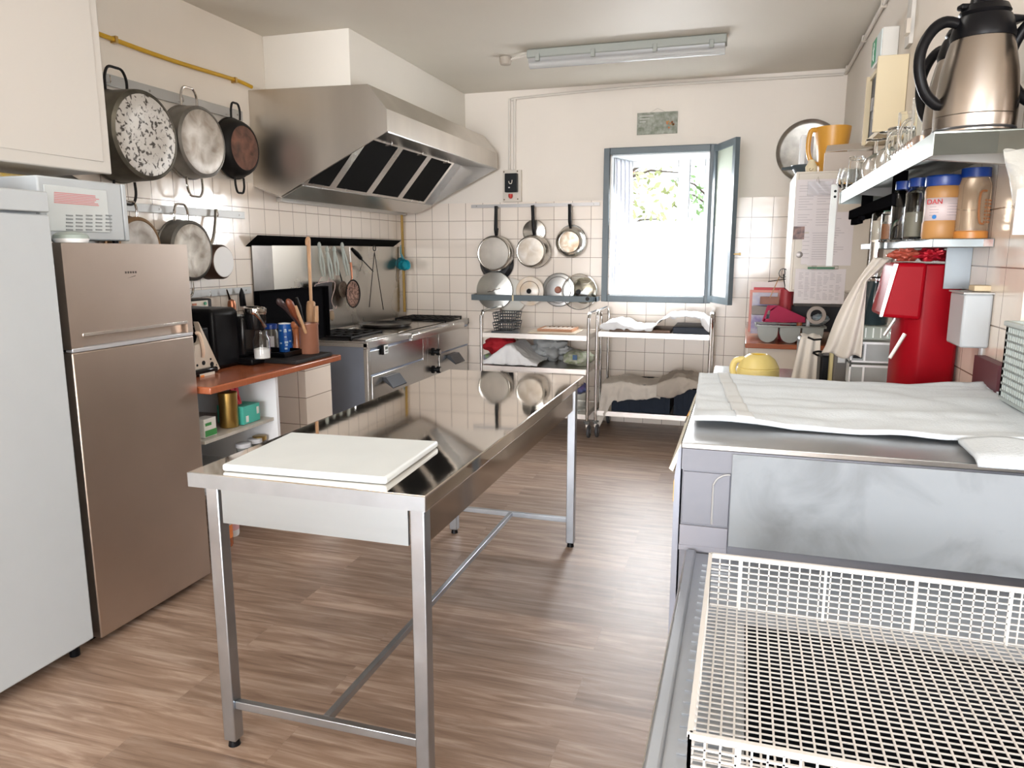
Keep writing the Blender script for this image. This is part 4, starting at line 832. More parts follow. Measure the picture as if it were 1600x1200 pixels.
# switch box and conduits
t = thing('switch_box', 'cream isolator box with black switch on the back wall', 'switch', (-1.95, YB, 2.0))
a, c = P(786, 266, y=YB - .03), P(811, 315, y=YB - .03)
MB().box(a.x, P(814.5, 300, y=YB - .03).x, YB - .035, YB, c.z, a.z).build('backplate', CREAM, t, bevel=.003)
a2, c2 = P(788.5, 271, y=YB - .08), P(807.5, 300, y=YB - .08)
sb_ = MB().box(a2.x, c2.x, YB - .085, YB - .036, c2.z, a2.z).build('switch_body', M('switch_black', (.012, .014, .015), .35, spec=.2), t, bevel=.005)
k = P(798, 285, y=YB - .09); MB().tube([k + Vector((-.018, 0, .01)), k + Vector((-.01, -.004, -.008)), k + Vector((.008, -.004, -.008)), k + Vector((.012, 0, .02))], .004, 8).build('lever', CREAM, sb_)
k = P(795, 293, y=YB - .086); MB().box(k.x - .004, k.x + .010, YB - .087, YB - .085, k.z - .005, k.z + .005).build('label', PAPER, sb_)
k = P(798, 307, y=YB - .05); MB().lathe((k.x, YB - .055, k.z + .02), (0, 0, -1), [(0, .018), (.02, .02), (.035, .012), (.04, 0)], 16).build('push_button', M('red_button', (.50, .03, .02), .35), t)
for (px, py) in ((787.5, 268.5), (808.5, 267.5), (788, 312), (809, 311)): k = P(px, py, y=YB - .036); MB().cyl(k, k + Vector((0, -.004, 0)), .006, n=10).build('screw', M('screw_brown', (.15, .10, .06), .5, .5), t)
COND = M('conduit_cream', (.66, .62, .56), .45)
zt_ = 2.735
t = thing('conduit', 'pair of cream conduits rising from the switch box and running under the ceiling', 'conduit', (-1.9, YB - .02, 2.15))
a = P(796, 266, y=YB - .015); MB().tube([(a.x, YB - .014, a.z - .01), (a.x, YB - .014, P(796, 154, y=YB - .014).z)], .010, 10).build('pipe', COND, t)
a = P(804, 266, y=YB - .015); cr_ = P(815, 153, y=YB - .014)
run = [(a.x, YB - .014, a.z - .01), (a.x, YB - .014, cr_.z - .05), (a.x + .012, YB - .014, cr_.z - .015), (a.x + .05, YB - .014, cr_.z)]
for px, py in ((1000, 135), (1200, 123), (1318, 116)): q = P(px, py, y=YB - .014); run.append((q.x, YB - .014, q.z))
MB().tube(run, .011, 10).build('pipe', COND, t)
MB().tube([(XR - .016, YB - .03, 2.765), (XR - .016, 4.4, 2.775), (XR - .016, 2.3, 2.785)], .012, 10).build('pipe', COND, t)
b = MB()
for y in (6.2, 5.4, 4.7, 4.0): b.box(XR - .03, XR, y - .008, y + .008, 2.755, 2.795)
b.build('clip', CREAM, t)
t = thing('cable_duct', 'white vertical cable duct on the right wall above the cream cabinet', 'duct', (XR, 3.9, 2.4)); q = P(1423, 72, x=XR)
MB().box(XR - .018, XR, q.y - .05, q.y + .05, q.z, ZC).build('duct', M('duct_white', (.66, .64, .60), .4), t, bevel=.002); MB().box(XR - .035, XR - .018, q.y - .07, q.y - .01, q.z + .04, q.z + .10).build('clip', CREAM, t)
# plaque
t = thing('wall_plaque', 'mottled grey-green plaque hung above the window', 'plaque', (-.73, YB, 2.4)); a, c = P(996, 177, y=YB - .01), P(1058, 208, y=YB - .01)
MB().box(a.x, c.x, YB - .016, YB - .001, c.z, a.z).build('board', M('plaque_mottled', (.36, .37, .32), .6, 0, col2=(.16, .18, .13), vscale=30), t, bevel=.001)
b = MB()
for i in range(3): b.box(a.x + .02, a.x + .13 - .03 * i, YB - .0175, YB - .016, a.z - .03 - i * .022, a.z - .022 - i * .022)
b.build('lettering', M('plaque_print', (.50, .50, .46), .6), t)
q = P(1048, 192, y=YB - .018)
b = MB()
for i in range(10): b.lathe(q + Vector((random.uniform(-.04, .03), 0, random.uniform(-.035, .03))), (0, -1, 0), [(0, .008), (.001, .008), (.001, 0)], 8)
b.build('flower_print', M('flower_print', (.35, .30, .08), .6, col2=(.55, .10, .04), vscale=60), t)
MB().tube([(a.x + .10, YB - .008, a.z), ((a.x + c.x) / 2, YB - .008, a.z + .03), (c.x - .10, YB - .008, a.z)], .0015, 6).build('string', M('string', (.5, .45, .4), .8), t)
# ceiling lamp
t = thing('ceiling_lamp', 'long fluorescent batten lamp with clear cover on the ceiling', 'lamp', (-.84, 5.25, ZC - .1))
la, lb = P(826, 92, z=ZC - .05), P(1136, 68, z=ZC - .05)
ym = (la.y + lb.y) / 2
MB().box(la.x, lb.x, ym - .06, ym + .06, ZC - .058, ZC - .002).build('housing', M('lamp_grey', (.33, .35, .32), .5), t, bevel=.008)
b = MB(); pr_ = [(ym + .052 * math.cos(a), ZC - .058 - .058 * math.sin(a)) for a in [PI * i / 10 for i in range(11)]]
b.prism(pr_, 'x', la.x + .01, lb.x - .01); b.build('cover', M('lamp_cover', (.86, .87, .86), .25, trans=.6, ior=1.3), t)
MB().cyl((la.x + .05, ym, ZC - .085), (lb.x - .05, ym, ZC - .085), .013).build('tube', M('tube_white', (.88, .88, .86), .4), t)
for u in (.06, .35, .66, .93):
    X = la.x + (lb.x - la.x) * u; MB().box(X - .014, X + .014, ym - .072, ym - .056, ZC - .082, ZC - .035).build('clip', M('lamp_grey'), t, bevel=.003)
t = thing('junction_box', 'small round grey junction box beside the ceiling lamp', 'junction box', (la.x - .2, ym, ZC - .04)); q = P(790, 96, z=ZC - .03)
MB().lathe((q.x, q.y, ZC - .002), (0, 0, -1), [(0, .042), (.03, .042), (.05, .036), (.052, 0)], 24).build('box', M('jbox', (.42, .37, .31), .6), t)
MB().tube([(q.x + .04, q.y, ZC - .02), (la.x, ym, ZC - .02)], .008, 8).build('cable', COND, t)
# ================================================================== trolleys at the back wall
def caster(par, x, y):
    b = MB(); b.cyl((x, y, .105), (x, y, .135), .012); b.lathe((x, y, .122), (0, 0, 1), [(0, .0), (0, .027), (.012, .028), (.014, 0)], 24)
    c = b.build('bumper', M('bumper_grey', (.16, .16, .15), .6), par)
    b = MB(); b.bar((x, y, .11), (x + .015, y, .05), .035, .02, up=(1, 0, 0)); b.build('fork', CHROME, c)
    b = MB(); b.lathe((x + .004, y, .052), (1, 0, 0), [(0, .0), (0, .044), (.004, .052), (.020, .052), (.024, .044), (.024, 0)], 28); b.build('wheel', M('wheel_grey', (.05, .05, .055), .5), c)
    b = MB(); b.lathe((x + .002, y, .052), (1, 0, 0), [(0, .0), (0, .02), (.028, .02), (.028, 0)], 20); b.build('hub', M('hub_grey', (.30, .30, .30), .4), c)
def trolley(x0, x1, y0, y1, shelves, top, label):
    t = thing('serving_trolley', label, 'trolley', ((x0 + x1) / 2, (y0 + y1) / 2, 0))
    for X in (x0, x1):
        pts = [(X, y0, .13), (X, y0, top - .09)] + [(X, y0 + .06 - .06 * math.cos(a), top - .09 + .09 * math.sin(a)) for a in [PI / 2 * i / 5 for i in range(1, 6)]]
        pts += [(X, y1 - .06 + .06 * math.sin(a), top - .09 + .09 * math.cos(a)) for a in [PI / 2 * i / 5 for i in range(0, 6)]] + [(X, y1, .13)]
        MB().tube(pts, .0125, 12).build('end_frame', CHROME, t)
    for z in shelves:
        b = MB(); b.box(x0 + .012, x1 - .012, y0 - .005, y1 + .005, z - .006, z); b.box(x0 + .012, x1 - .012, y0 - .008, y0 - .004, z - .036, z + .002); b.box(x0 + .012, x1 - .012, y1 + .004, y1 + .008, z - .036, z + .002)
        b.box(x0 + .010, x0 + .014, y0 - .008, y1 + .008, z - .036, z + .002); b.box(x1 - .014, x1 - .010, y0 - .008, y1 + .008, z - .036, z + .002)
        b.build('shelf', M('trolley_steel', (.74, .70, .66), .28, 1, var=.05), t)
    for X in (x0, x1):
        for Y in (y0, y1): caster(t, X, Y)
    return t
T1 = (-2.02, -1.135, 5.68, 6.22); T2 = (-1.075, -.215, 5.72, 6.24)
trolley(*T1, (.812, .545, .185), .985, 'three-shelf steel trolley under the lid rack, left of the pair')
trolley(*T2, (.845, .215), 1.005, 'two-shelf steel trolley under the window, right of the pair')
def cloth(name, label, cat, x0, x1, y0, y1, top, hang, mat, nu=44, nv=44, amp=.006, fr=7, th=.004, group=None, seed=0, back=0, out=.012, skew=0):
    """cloth laid over top(x,y) and falling over the front edge y0 by hang(u)"""
    def fn(u, v):
        x = x0 + (x1 - x0) * u; L = (y1 - y0) + hang(u); s_ = L * v; n_ = (abs(hnoise(x * fr + seed + s_ * 2, s_ * fr + seed * 2)) * 1.6 - .25) * amp + (.3 - abs(hnoise(x * fr * 2.3 + seed - s_ * 4, s_ * fr * 1.9 + x * 5))) * amp * .9 + hnoise(x * fr * 6, s_ * fr * 6) * amp * .2
        if s_ <= (y1 - y0): y = y1 - s_; return (x, y, top(x, y) + abs(n_) + th)
        d = s_ - (y1 - y0); zt = top(x, y0) + th + abs(n_)
        k = min(1, d / .03); return (x + skew * d, y0 - out * k - n_ * 1.5 * min(1, d * 8) - .012 * math.sin(x * 60 + seed) * min(1, d * 6), zt - max(0, d - .006))
    o = MB().grid(fn, nu, nv).build(name, mat, solid=th * .6, angle=80)
    return tag(o, label, cat, group)
# trolley 1 contents
zt = .8125
t = thing('lattice_basket', 'stack of black lattice plastic baskets at the left end of the trolley top', 'basket', (-1.86, 5.95, zt))
BB = M('basket_black', (.03, .032, .035), .5)
for k, (z0, h) in enumerate(((zt + .002, .07), (zt + .075, .075))):
    b = MB(); cx_, cy_ = P(790, 500, y=5.85).x, 5.90; wd, dp = .085, .13
    for i in range(9):
        u = -wd + 2 * wd * i / 8; b.bar((cx_ + u * .85, cy_ - dp * .9, z0), (cx_ + u, cy_ - dp, z0 + h), .005, .004); b.bar((cx_ + u * .85, cy_ + dp * .9, z0), (cx_ + u, cy_ + dp, z0 + h), .005, .004)
    for j in range(4):
        z = z0 + h * j / 3; s_ = .85 + .15 * j / 3
        for sg in (-1, 1): b.box(cx_ - wd * s_, cx_ + wd * s_, cy_ + sg * dp * s_ - .002, cy_ + sg * dp * s_ + .002, z, z + .008); b.box(cx_ + sg * wd * s_ - .002, cx_ + sg * wd * s_ + .002, cy_ - dp * s_, cy_ + dp * s_, z, z + .008)
    b.box(cx_ - wd * .85, cx_ + wd * .85, cy_ - dp * .85, cy_ + dp * .85, z0, z0 + .004)
    b.build('basket', BB, t)
o = MB().box(-1.95, -1.72, 5.72, 5.98 - .23, zt, zt + .012).build('dark_tray', DGREY, bevel=.003); tag(o, 'dark flat tray in front of the lattice baskets on the trolley', 'tray')
bx0, bx1 = P(830, 515, y=5.85).x, P(902, 515, y=5.85).x
o = MB().box(bx0, bx1, 5.74, 6.10, zt, zt + .012).build('beige_tray', M('beige_plastic', (.52, .44, .34), .5), bevel=.004); tag(o, 'beige tray under the slatted wooden board on the trolley', 'tray')
t = thing('bread_board', 'wooden slatted bread board lying on the beige tray', 'board', (-1.4, 5.9, zt + .012))
bx0, bx1 = P(842, 510, y=5.85).x, P(896, 510, y=5.85).x
b = MB(); b.box(bx0, bx1, 5.80, 5.815, zt + .0125, zt + .034); b.box(bx0, bx1, 6.035, 6.05, zt + .0125, zt + .034); b.box(bx0, bx0 + .015, 5.815, 6.035, zt + .0125, zt + .034); b.box(bx1 - .015, bx1, 5.815, 6.035, zt + .0125, zt + .034); b.build('frame', M('board_wood', (.42, .20, .10), .5), t)
for i in range(7):
    X = bx0 + .03 + (bx1 - bx0 - .06) * i / 6; MB().box(X - .010, X + .010, 5.816, 6.034, zt + .022, zt + .032).build('slat', M('slat_pale', (.62, .52, .44), .5), t)
zm = .546
t = cloth('white_sheet', 'white sheet draped over a mound on the trolley middle shelf', 'cloth', -2.01, -1.55, 5.70, 6.12, lambda x, y: zm + .145 * math.exp(-((x + 1.80) / .15) ** 2) + .01, lambda u: .145 * math.exp(-((-2.01 + .46 * u + 1.80) / .15) ** 2) + .012, COTTON, nu=60, amp=.016, fr=7, seed=1)
o = MB().lathe((-1.80, 5.93, zm), (0, 0, 1), [(0, 0), (0, .10), (.05, .10), (.10, .05), (.115, 0)], 20).build('covered_bowl', M('linen_mound', (.6, .6, .6), .8)); tag(o, 'rounded bowl hidden under the white sheet on the middle shelf', 'bowl')
def crumple(name, label, cat, c, r, sq, mat, seed=0, amp=.35, group=None):
    c = Vector(c); from mathutils import noise as N
    def fn(u, v):
        a = 2 * PI * u; ph = PI * v; d = Vector((math.sin(ph) * math.cos(a), math.sin(ph) * math.sin(a), -math.cos(ph)))
        k = 1 + amp * N.noise(d * 2.2 + Vector((seed, 0, 0))) + amp * .4 * N.noise(d * 6 + Vector((0, seed, 0)))
        return c + Vector((d.x * r[0] * k, d.y * r[1] * k, r[2] + max(-r[2], d.z * r[2] * k)))
    o = MB().grid(fn, 40, 24).build(name, mat, angle=70); return tag(o, label, cat, group)
c = P(783, 560, y=6.08); crumple('red_cloth', 'red cloth bundle at the left of the trolley middle shelf', 'cloth', (c.x, 6.05, zm + .04), (.15, .10, .08), 1, M('red_cloth', (.45, .01, .02), .8), 3)
c = P(778, 565, y=6.08); o = MB().box(c.x - .10, c.x + .12, 5.97, 6.15, zm, zm + .045).build('green_packet', M('green_packet', (.20, .35, .10), .5, col2=(.25, .15, .4), vscale=20), bevel=.01); tag(o, 'green and purple packet beneath the red cloth bundle', 'packet')
c = P(845, 560, y=5.95); crumple('grey_bag', 'crumpled grey plastic bag behind the white sheet', 'bag', (-1.54, 6.10, zm), (.16, .10, .105), 1, M('grey_bag', (.36, .37, .37), .45), 5, .6)
c = P(895, 565, y=5.85); crumple('printed_fabric', 'folded printed fabric bundle with blue tag at the right of the middle shelf', 'fabric', (-1.26, 5.90, zm), (.12, .14, .062), 1, M('print_fabric', (.58, .58, .52), .8, col2=(.30, .36, .20), vscale=30), 7, .25)
q = P(900, 556, y=5.79); o = MB().box(q.x - .018, q.x + .018, 5.745, 5.750, q.z - .028, q.z + .012).build('blue_tag', M('tag_blue', (.05, .12, .25), .5)); tag(o, 'small blue tag on the printed fabric bundle', 'tag')
zl = .186; c = P(903, 620, y=5.85)
lathe_thing('bucket', 'translucent bucket with pale handle on the lowest shelf of the left trolley', 'bucket', Vector((c.x, 5.87, zl)), [('pail', [(0, 0), (0, .075), (.15, .09), (.155, .095), (.155, .088), (.01, .07), (.01, 0)], CLEARP)])
crumple('blue_cloth', 'blue and purple cloth stuffed in the translucent bucket', 'cloth', (c.x, 5.87, zl + .13), (.065, .06, .05), 1, M('blue_cloth', (.08, .13, .30), .8, col2=(.18, .08, .22), vscale=15), 2)
# trolley 2 contents
z2 = .8455
xs0, xs1 = P(1052, 515, y=5.80).x, P(1108, 515, y=5.80).x
o = MB().box(xs0, xs1, 5.76, 6.16, z2, z2 + .05).build('dark_crate', DKBLUE, bevel=.004); tag(o, 'dark blue crate under the white cloth, right end of the trolley top', 'crate')
o = MB().box(-.99, xs0 - .02, 5.78, 6.16, z2, z2 + .02).build('baking_tray', M('brown_tray', (.18, .10, .06), .5), bevel=.003); tag(o, 'brown baking tray under the left part of the white cloth on the trolley', 'tray')
def tp(x, y):
    return z2 + .022 + .05 * math.exp(-((x + .95) / .10) ** 2) + .105 * math.exp(-((x + .42) / .20) ** 4)
cloth('white_cloth', 'white translucent cloth spread over trays on the trolley below the window', 'cloth', -1.055, -.225, 5.735, 6.19, tp, lambda u: (tp(-1.055 + .83 * u, 0) - z2 - .004) if u < .5 else (.012 + .012 * math.sin(u * 30) if u < .92 else .06), COTTON, nu=70, amp=.022, fr=9, seed=4)
zb = .2165
CRM = M('crate_blue', (.007, .013, .026), .5, spec=.15)
def crate(x0, x1, y0, y1, z0, h, label):
    t = thing('storage_crate', label, 'crate', ((x0 + x1) / 2, (y0 + y1) / 2, z0)); b = MB()
    b.box(x0, x1, y0, y0 + .006, z0, z0 + h); b.box(x0, x1, y1 - .006, y1, z0, z0 + h); b.box(x0, x0 + .006, y0 + .006, y1 - .006, z0, z0 + h); b.box(x1 - .006, x1, y0 + .006, y1 - .006, z0, z0 + h); b.box(x0 + .006, x1 - .006, y0 + .006, y1 - .006, z0, z0 + .006)
    b.build('shell', CRM, t); b = MB()
    b.box(x0 - .008, x1 + .008, y0 - .008, y0, z0 + h - .015, z0 + h); b.box(x0 - .008, x0, y0, y1, z0 + h - .015, z0 + h); b.box(x1, x1 + .008, y0, y1, z0 + h - .015, z0 + h)
    for i in range(5): X = x0 + (x1 - x0) * (i + .5) / 5; b.box(X - .003, X + .003, y0 - .006, y0, z0 + .01, z0 + h - .015)
    b.build('rim', CRM, t); return t
crate(-.955, -.50, 5.76, 6.16, zb, .22, 'long dark blue crate under the grey cloth, left on the low trolley shelf')
crate(-.47, -.25, 5.76, 6.16, zb, .20, 'short dark blue crate at the right of the low trolley shelf')
cloth('grey_cloth', 'pale grey cloth hanging in a long point over the left crate', 'cloth', -1.03, -.56, 5.742, 6.10, lambda x, y: zb + .222 + .01 * math.sin(x * 20), lambda u: (.36 if u < .05 else max(.155, .36 - (u - .05) * 1.15)) if u < .3 else .165 - .05 * math.sin((u - .3) * 3), LINEN, nu=80, amp=.014, seed=9, skew=-.10)
cloth('grey_cloth', 'taupe cloth heaped over the right crate on the low trolley shelf', 'cloth', -.60, -.235, 5.73, 6.12, lambda x, y: zb + .232 + .055 * math.sin(PI * min(1, max(0, (x + .60) / .37))), lambda u: .10 + .05 * math.sin(u * 5), M('taupe_linen', (.46, .41, .355), .92, 0, bmp=.4, bscale=160, var=.05), nu=60, amp=.022, seed=12)

# ================================================================== back right corner: counter, cabinet, papers
t = thing('corner_counter', 'cream counter with terracotta worktop in the back right corner', 'counter', (.34, 5.5, 0))
MB().box(.045, XR - .004, 4.84, YB - .004, .0, .868).build('carcass', CREAM, t, bevel=.003)
MB().box(.028, XR - .002, 4.80, YB - .002, .870, .900).build('worktop', TERRA, t, bevel=.004)
t = thing('key_cabinet', 'cream metal wall cabinet covered with printed sheets, with a round lock', 'cabinet', (.45, 4.9, 1.2))
CY = 4.62; a = P(1245, 268, y=CY); cz0 = P(1241, 456, y=CY).z
MB().box(a.x, XR - .004, CY + .02, 5.30, cz0, a.z).build('body', CREAM, t, bevel=.003)
d_ = MB().box(a.x + .012, XR - .004, CY, CY + .018, cz0 + .01, a.z - .01).build('door', M('cabinet_door', (.54, .49, .42), .4), t, bevel=.003)
k = P(1249, 398, y=CY); MB().lathe(k, (0, -1, 0), [(0, .018), (.008, .018), (.010, .010), (.010, 0)], 20).build('lock', M('lock_grey', (.22, .20, .19), .4, .8), d_)
def sheet(label, px0, py0, px1, py1, y, rows, cols=1, name='paper_sheet', m=PAPER, hdr=True, x1off=0, cat='paper'):
    a, c = P(px0, py0, y=y), P(px1, py1, y=y); t = thing(name, label, cat, ((a.x + c.x) / 2, y, c.z), 'printed sheets on the cream cabinet')
    MB().box(a.x, c.x, y - .0012, y, c.z, a.z).build('sheet', m, t); b = MB(); W_ = c.x - a.x; H_ = a.z - c.z
    for j in range(rows):
        for i in range(cols):
            if random.random() < .16: continue
            z = a.z - H_ * (.12 + .80 * j / rows); x0_ = a.x + W_ * (.08 + .86 * i / cols); b.box(x0_, x0_ + W_ * .86 / cols * random.uniform(.45, .85), y - .0018, y - .0012, z - .0016, z + .0016)
    b.build('printed_lines', INK, t); return t
sheet('upper menu sheet with two text columns, clipped at the top of the cabinet', 1245, 281, 1306, 362, CY - .004, 16, 2)
sheet('middle printed sheet partly under the white upright bar', 1266, 332, 1329, 415, CY - .001, 18, 1)
sheet('lowest sheet, wide table of small columns, hanging below the cabinet', 1243, 420, 1318, 475, CY - .004, 18, 7)
sheet('narrow paper strip between the lock and the middle sheet', 1254, 365, 1267, 413, CY - .006, 6, 1)
o = MB(); a, c = P(1240, 354, y=CY - .002), P(1256, 374, y=CY - .002); o.box(a.x, c.x, CY - .010, CY - .008, c.z, a.z); tag(o.build('photo_print', M('photo_brown', (.30, .17, .14), .5, col2=(.04, .03, .04), vscale=40)), 'small dark photo stuck at the left edge of the cabinet', 'photo')
t = thing('clipboard_bar', 'green clipboard edge with two wire clips between the printed sheets', 'clipboard', P(1280, 418, y=CY - .01))
a, c = P(1262, 417, y=CY - .012), P(1304, 420, y=CY - .012); MB().box(a.x, c.x, CY - .016, CY - .010, c.z - .003, a.z).build('bar', M('green_bar', (.05, .16, .08), .5), t)
for px in (1272, 1306): q = P(px, 418, y=CY - .02); MB().tube([q + Vector((-.012, 0, -.008)), q + Vector((-.012, 0, .008)), q + Vector((.012, 0, .008)), q + Vector((.012, 0, -.008))], .0015, 6, closed=True).build('clip', CHROME, t)
t = thing('plastic_bag', 'clear plastic bag clipped over the upper menu sheet', 'bag', P(1280, 290, y=CY - .02))
a, c = P(1262, 284, y=CY), P(1300, 305, y=CY); MB().grid(lambda u, v: (a.x + (c.x - a.x) * u, CY - .016 - .008 * math.sin(u * 9 + v * 5), c.z + (a.z - c.z) * v), 16, 10).build('film', M('thin_film', (.8, .8, .85), .2, alpha=.3), t, solid=.001)
q = P(1278, 281, y=CY - .02); MB().tube([q + Vector((-.010, 0, -.02)), q + Vector((0, 0, .018)), q + Vector((.010, 0, -.02))], .0018, 6).build('clip', CHROME, t)
# things on top of the cabinet
ct = P(1245, 268, y=CY).z
JU = M('orange_jug', (.66, .33, .05), .35)
c = P(1298, 262, y=4.93)
t = thing('orange_jug', 'orange-yellow plastic jug with loop handle on top of the cream cabinet', 'jug', (c.x, 4.94, ct + .002))
jh = P(1295, 200, y=4.94).z - ct
MB().lathe((c.x, 4.94, ct + .002), (0, 0, 1), [(0, 0), (0, .065), (.01, .07), (jh * .9, .098), (jh, .10), (jh, .095), (.02, .064), (.018, 0)], 36).build('body', JU, t)
MB().tube([(c.x - .088, 4.92, ct + jh * .95), (c.x - .125, 4.91, ct + jh * .93), (c.x - .135, 4.91, ct + jh * .6), (c.x - .12, 4.91, ct + jh * .35), (c.x - .075, 4.92, ct + jh * .22)], .014, 10).build('handle', JU, t)
c = P(1245, 268, y=5.1)
t = thing('funnel_pan', 'dark grey spouted pan on the left of the cabinet top', 'pan', (c.x + .02, 5.1, ct + .002))
MB().lathe((c.x + .05, 5.12, ct + .002), (0, 0, 1), [(0, 0), (0, .045), (.05, .072), (.075, .085), (.082, .086), (.078, .080), (.01, .04)], 28).build('bowl', M('slate_grey', (.07, .09, .10), .35), t)
MB().tube([(c.x - .03, 5.11, ct + .07), (c.x - .07, 5.10, ct + .066), (c.x - .09, 5.10, ct + .068)], .01, 8, rr=[.012, .010, .008]).build('handle', M('slate_grey'), t)
for i, (px0, px1, py, m) in enumerate(((1252, 1258, 212, WHITE), (1259, 1269, 214, M('binder_grey', (.55, .53, .55), .5)))):
    a, c = P(px0, py, y=5.15), P(px1, 255, y=5.15)
    o = MB().box(a.x, c.x, 5.13, 5.28, ct + .002, a.z).build('binder', m, bevel=.002); tag(o, ('thin white folder standing on the cabinet behind the orange jug', 'grey folder with dark marks standing beside the orange jug')[i], 'folder')
c = P(1268, 258, y=4.72)
lathe_thing('cream_pot', 'small cream pot with a spiral mark in front of the orange jug', 'pot', Vector((c.x, 4.72, ct + .002)), [('body', [(0, 0), (0, .030), (.03, .033), (.045, .025), (.06, .018), (.07, .016), (.07, 0)], LEMON)])
q = Vector((c.x - .006, 4.7, ct + .018)); MB().tube([q + Vector((math.cos(a) * .002 * a, -.016, math.sin(a) * .002 * a)) for a in [i * .5 for i in range(3, 14)]], .0015, 6).build('spiral_mark', M('mark_brown', (.2, .1, .05), .5), bpy.data.objects['cream_pot'])
t = thing('carton', 'pale open carton on the cabinet right end behind the glasses', 'box', (.55, 4.85, ct))
a = P(1290, 232, y=4.72); MB().box(a.x, XR - .008, 4.72, 4.90 - .12, ct + .001, a.z - .02).build('carton_body', M('kraft_pale', (.50, .44, .39), .7), t, bevel=.002)
MB().quadp((a.x, 4.715, a.z - .02), (XR - .008, 4.715, a.z - .01), (XR - .008, 4.85, a.z + .04), (a.x + .02, 4.85, a.z + .03), .003).build('flap', M('kraft_light', (.60, .55, .50), .7), t)
# round tray on the back wall
c = P(1263, 236, y=YB - .02)
t = thing('round_tray', 'large round aluminium tray leaning on the back wall above the cabinet', 'tray', (c.x, YB - .02, c.z))
MB().lathe((c.x, YB - .004, c.z), (0, -1, 0), [(0, .20), (.004, .222), (.022, .235), (.026, .232), (.010, .212), (.007, .2), (.007, 0)], 64).build('tray', ALU, t)
# stuff on the corner counter
zc = .9005; Y0 = 4.86
a, c = P(1180, 507, y=Y0), P(1292, 510, y=Y0)
t = thing('cutlery_tray', 'grey plastic cutlery tray with round wells overhanging the corner counter', 'tray', ((a.x + c.x) / 2, 4.95, zc))
GT = M('grey_tray', (.30, .32, .30), .45)
zr = a.z - .003; b = MB(); x0, x1 = a.x, min(c.x, XR - .02)
b.box(x0, x1, Y0, Y0 + .010, zr - .012, zr); b.box(x0, x1, Y0 + .20, Y0 + .21, zr - .012, zr); b.box(x0, x0 + .01, Y0, Y0 + .21, zr - .012, zr); b.box(x1 - .01, x1, Y0, Y0 + .21, zr - .012, zr)
b.build('rim', GT, t, bevel=.002)
nw = 3
for i in range(nw):
    w_ = (x1 - x0 - .02) / nw; xa = x0 + .01 + w_ * i + .006; xb = xa + w_ - .012; b = MB(); R_ = min(w_ / 2 - .006, .06); cxx = (xa + xb) / 2; dz = zr - .006 - zc - .002
    def fn(u, v, cxx=cxx, R_=R_, dz=dz): an = PI * u; return (cxx - R_ * math.cos(an), Y0 + .008 + .19 * v, zr - .006 - dz * math.sin(an) ** .6)
    b.grid(fn, 16, 2); b.build('well', GT, t, solid=.002)
    MB().prism([(cxx - R_ * math.cos(PI * k / 14), zr - .006 - dz * math.sin(PI * k / 14) ** .6) for k in range(15)], 'y', Y0 + .006, Y0 + .009).build('well_end', GT, t)
# magenta cutting sheet with grip
t = thing('cutting_sheet', 'magenta plastic board with a hand slot, tapering to the right, on the grey tray', 'board', P(1215, 500, y=Y0 + .1))
yy = Y0 + .06
outer = [(1199, 477), (1190, 504), (1257, 504), (1258, 496), (1216, 477)]; MG = M('magenta', (.36, .012, .06), .5, spec=.2)
def pp_(l, y): return [(P(a, b, y=y).x, P(a, b, y=y).z) for a, b in l]
b = MB(); b.prism(pp_([(1199, 477), (1190.5, 502), (1194.5, 502), (1203, 477)], yy), 'y', yy, yy + .004); b.prism(pp_([(1202, 477), (1200, 485), (1206, 485), (1216, 477)], yy), 'y', yy, yy + .004)
b.prism(pp_([(1204, 484), (1202, 498), (1258, 504), (1258, 496), (1216, 477)], yy), 'y', yy, yy + .004); b.prism(pp_([(1194, 498), (1192, 503), (1258, 504), (1206, 498)], yy), 'y', yy, yy + .004)
b.build('sheet', MG, t, smooth=False)
def flat(name, label, cat, px0, py0, px1, py1, y, m, th=.02, group=None, lean=0):
    a, c = P(px0, py0, y=y), P(px1, py1, y=y); z0 = max(c.z, zc) if c.z < zc + .06 else c.z
    o = MB().box(a.x, min(c.x, XR - .01), y, y + th, z0, a.z).build(name, m, bevel=.002); return tag(o, label, cat, group)
flat('red_book', 'red folder standing at the back of the books on the corner counter', 'book', 1178, 449, 1236, 520, 5.30, M('book_red', (.50, .03, .04), .5), .02, 'books on the corner counter')
flat('pale_folder', 'white transparent folder behind the red folder on the corner counter', 'folder', 1174, 440, 1238, 520, 5.33, M('folder_white', (.66, .60, .58), .5), .015, 'books on the corner counter')
flat('coral_book', 'coral pink book with a striped cover in front of the red folder', 'book', 1172, 453, 1220, 520, 5.26, M('book_coral', (.62, .25, .20), .5), .025, 'books on the corner counter')
flat('notebook', 'white notebook with blue corner in front of the coral book', 'book', 1176, 457, 1212, 520, 5.23, M('book_mixed', (.62, .60, .60), .5, col2=(.22, .22, .45), vscale=8), .02, 'books on the corner counter')
flat('grey_pad', 'taupe grey cardboard sleeve in front of the books, left on the counter', 'folder', 1175, 478, 1203, 492, 5.15, M('taupe_card', (.25, .22, .20), .6), .05)
flat('storage_box', 'white and purple packet at the left end of the corner counter', 'packet', 1174, 492, 1196, 522, 5.12, M('packet_mixed', (.60, .60, .62), .5, col2=(.20, .16, .35), vscale=14), .08)
flat('wooden_block', 'brown wooden block lying above the magenta board', 'block', 1188, 464, 1218, 476, 5.12, M('block_wood', (.30, .11, .06), .5, 0, var=.4), .06)
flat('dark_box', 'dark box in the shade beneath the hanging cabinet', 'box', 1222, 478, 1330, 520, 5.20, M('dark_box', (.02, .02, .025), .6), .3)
a = P(1230, 430, y=5.2)
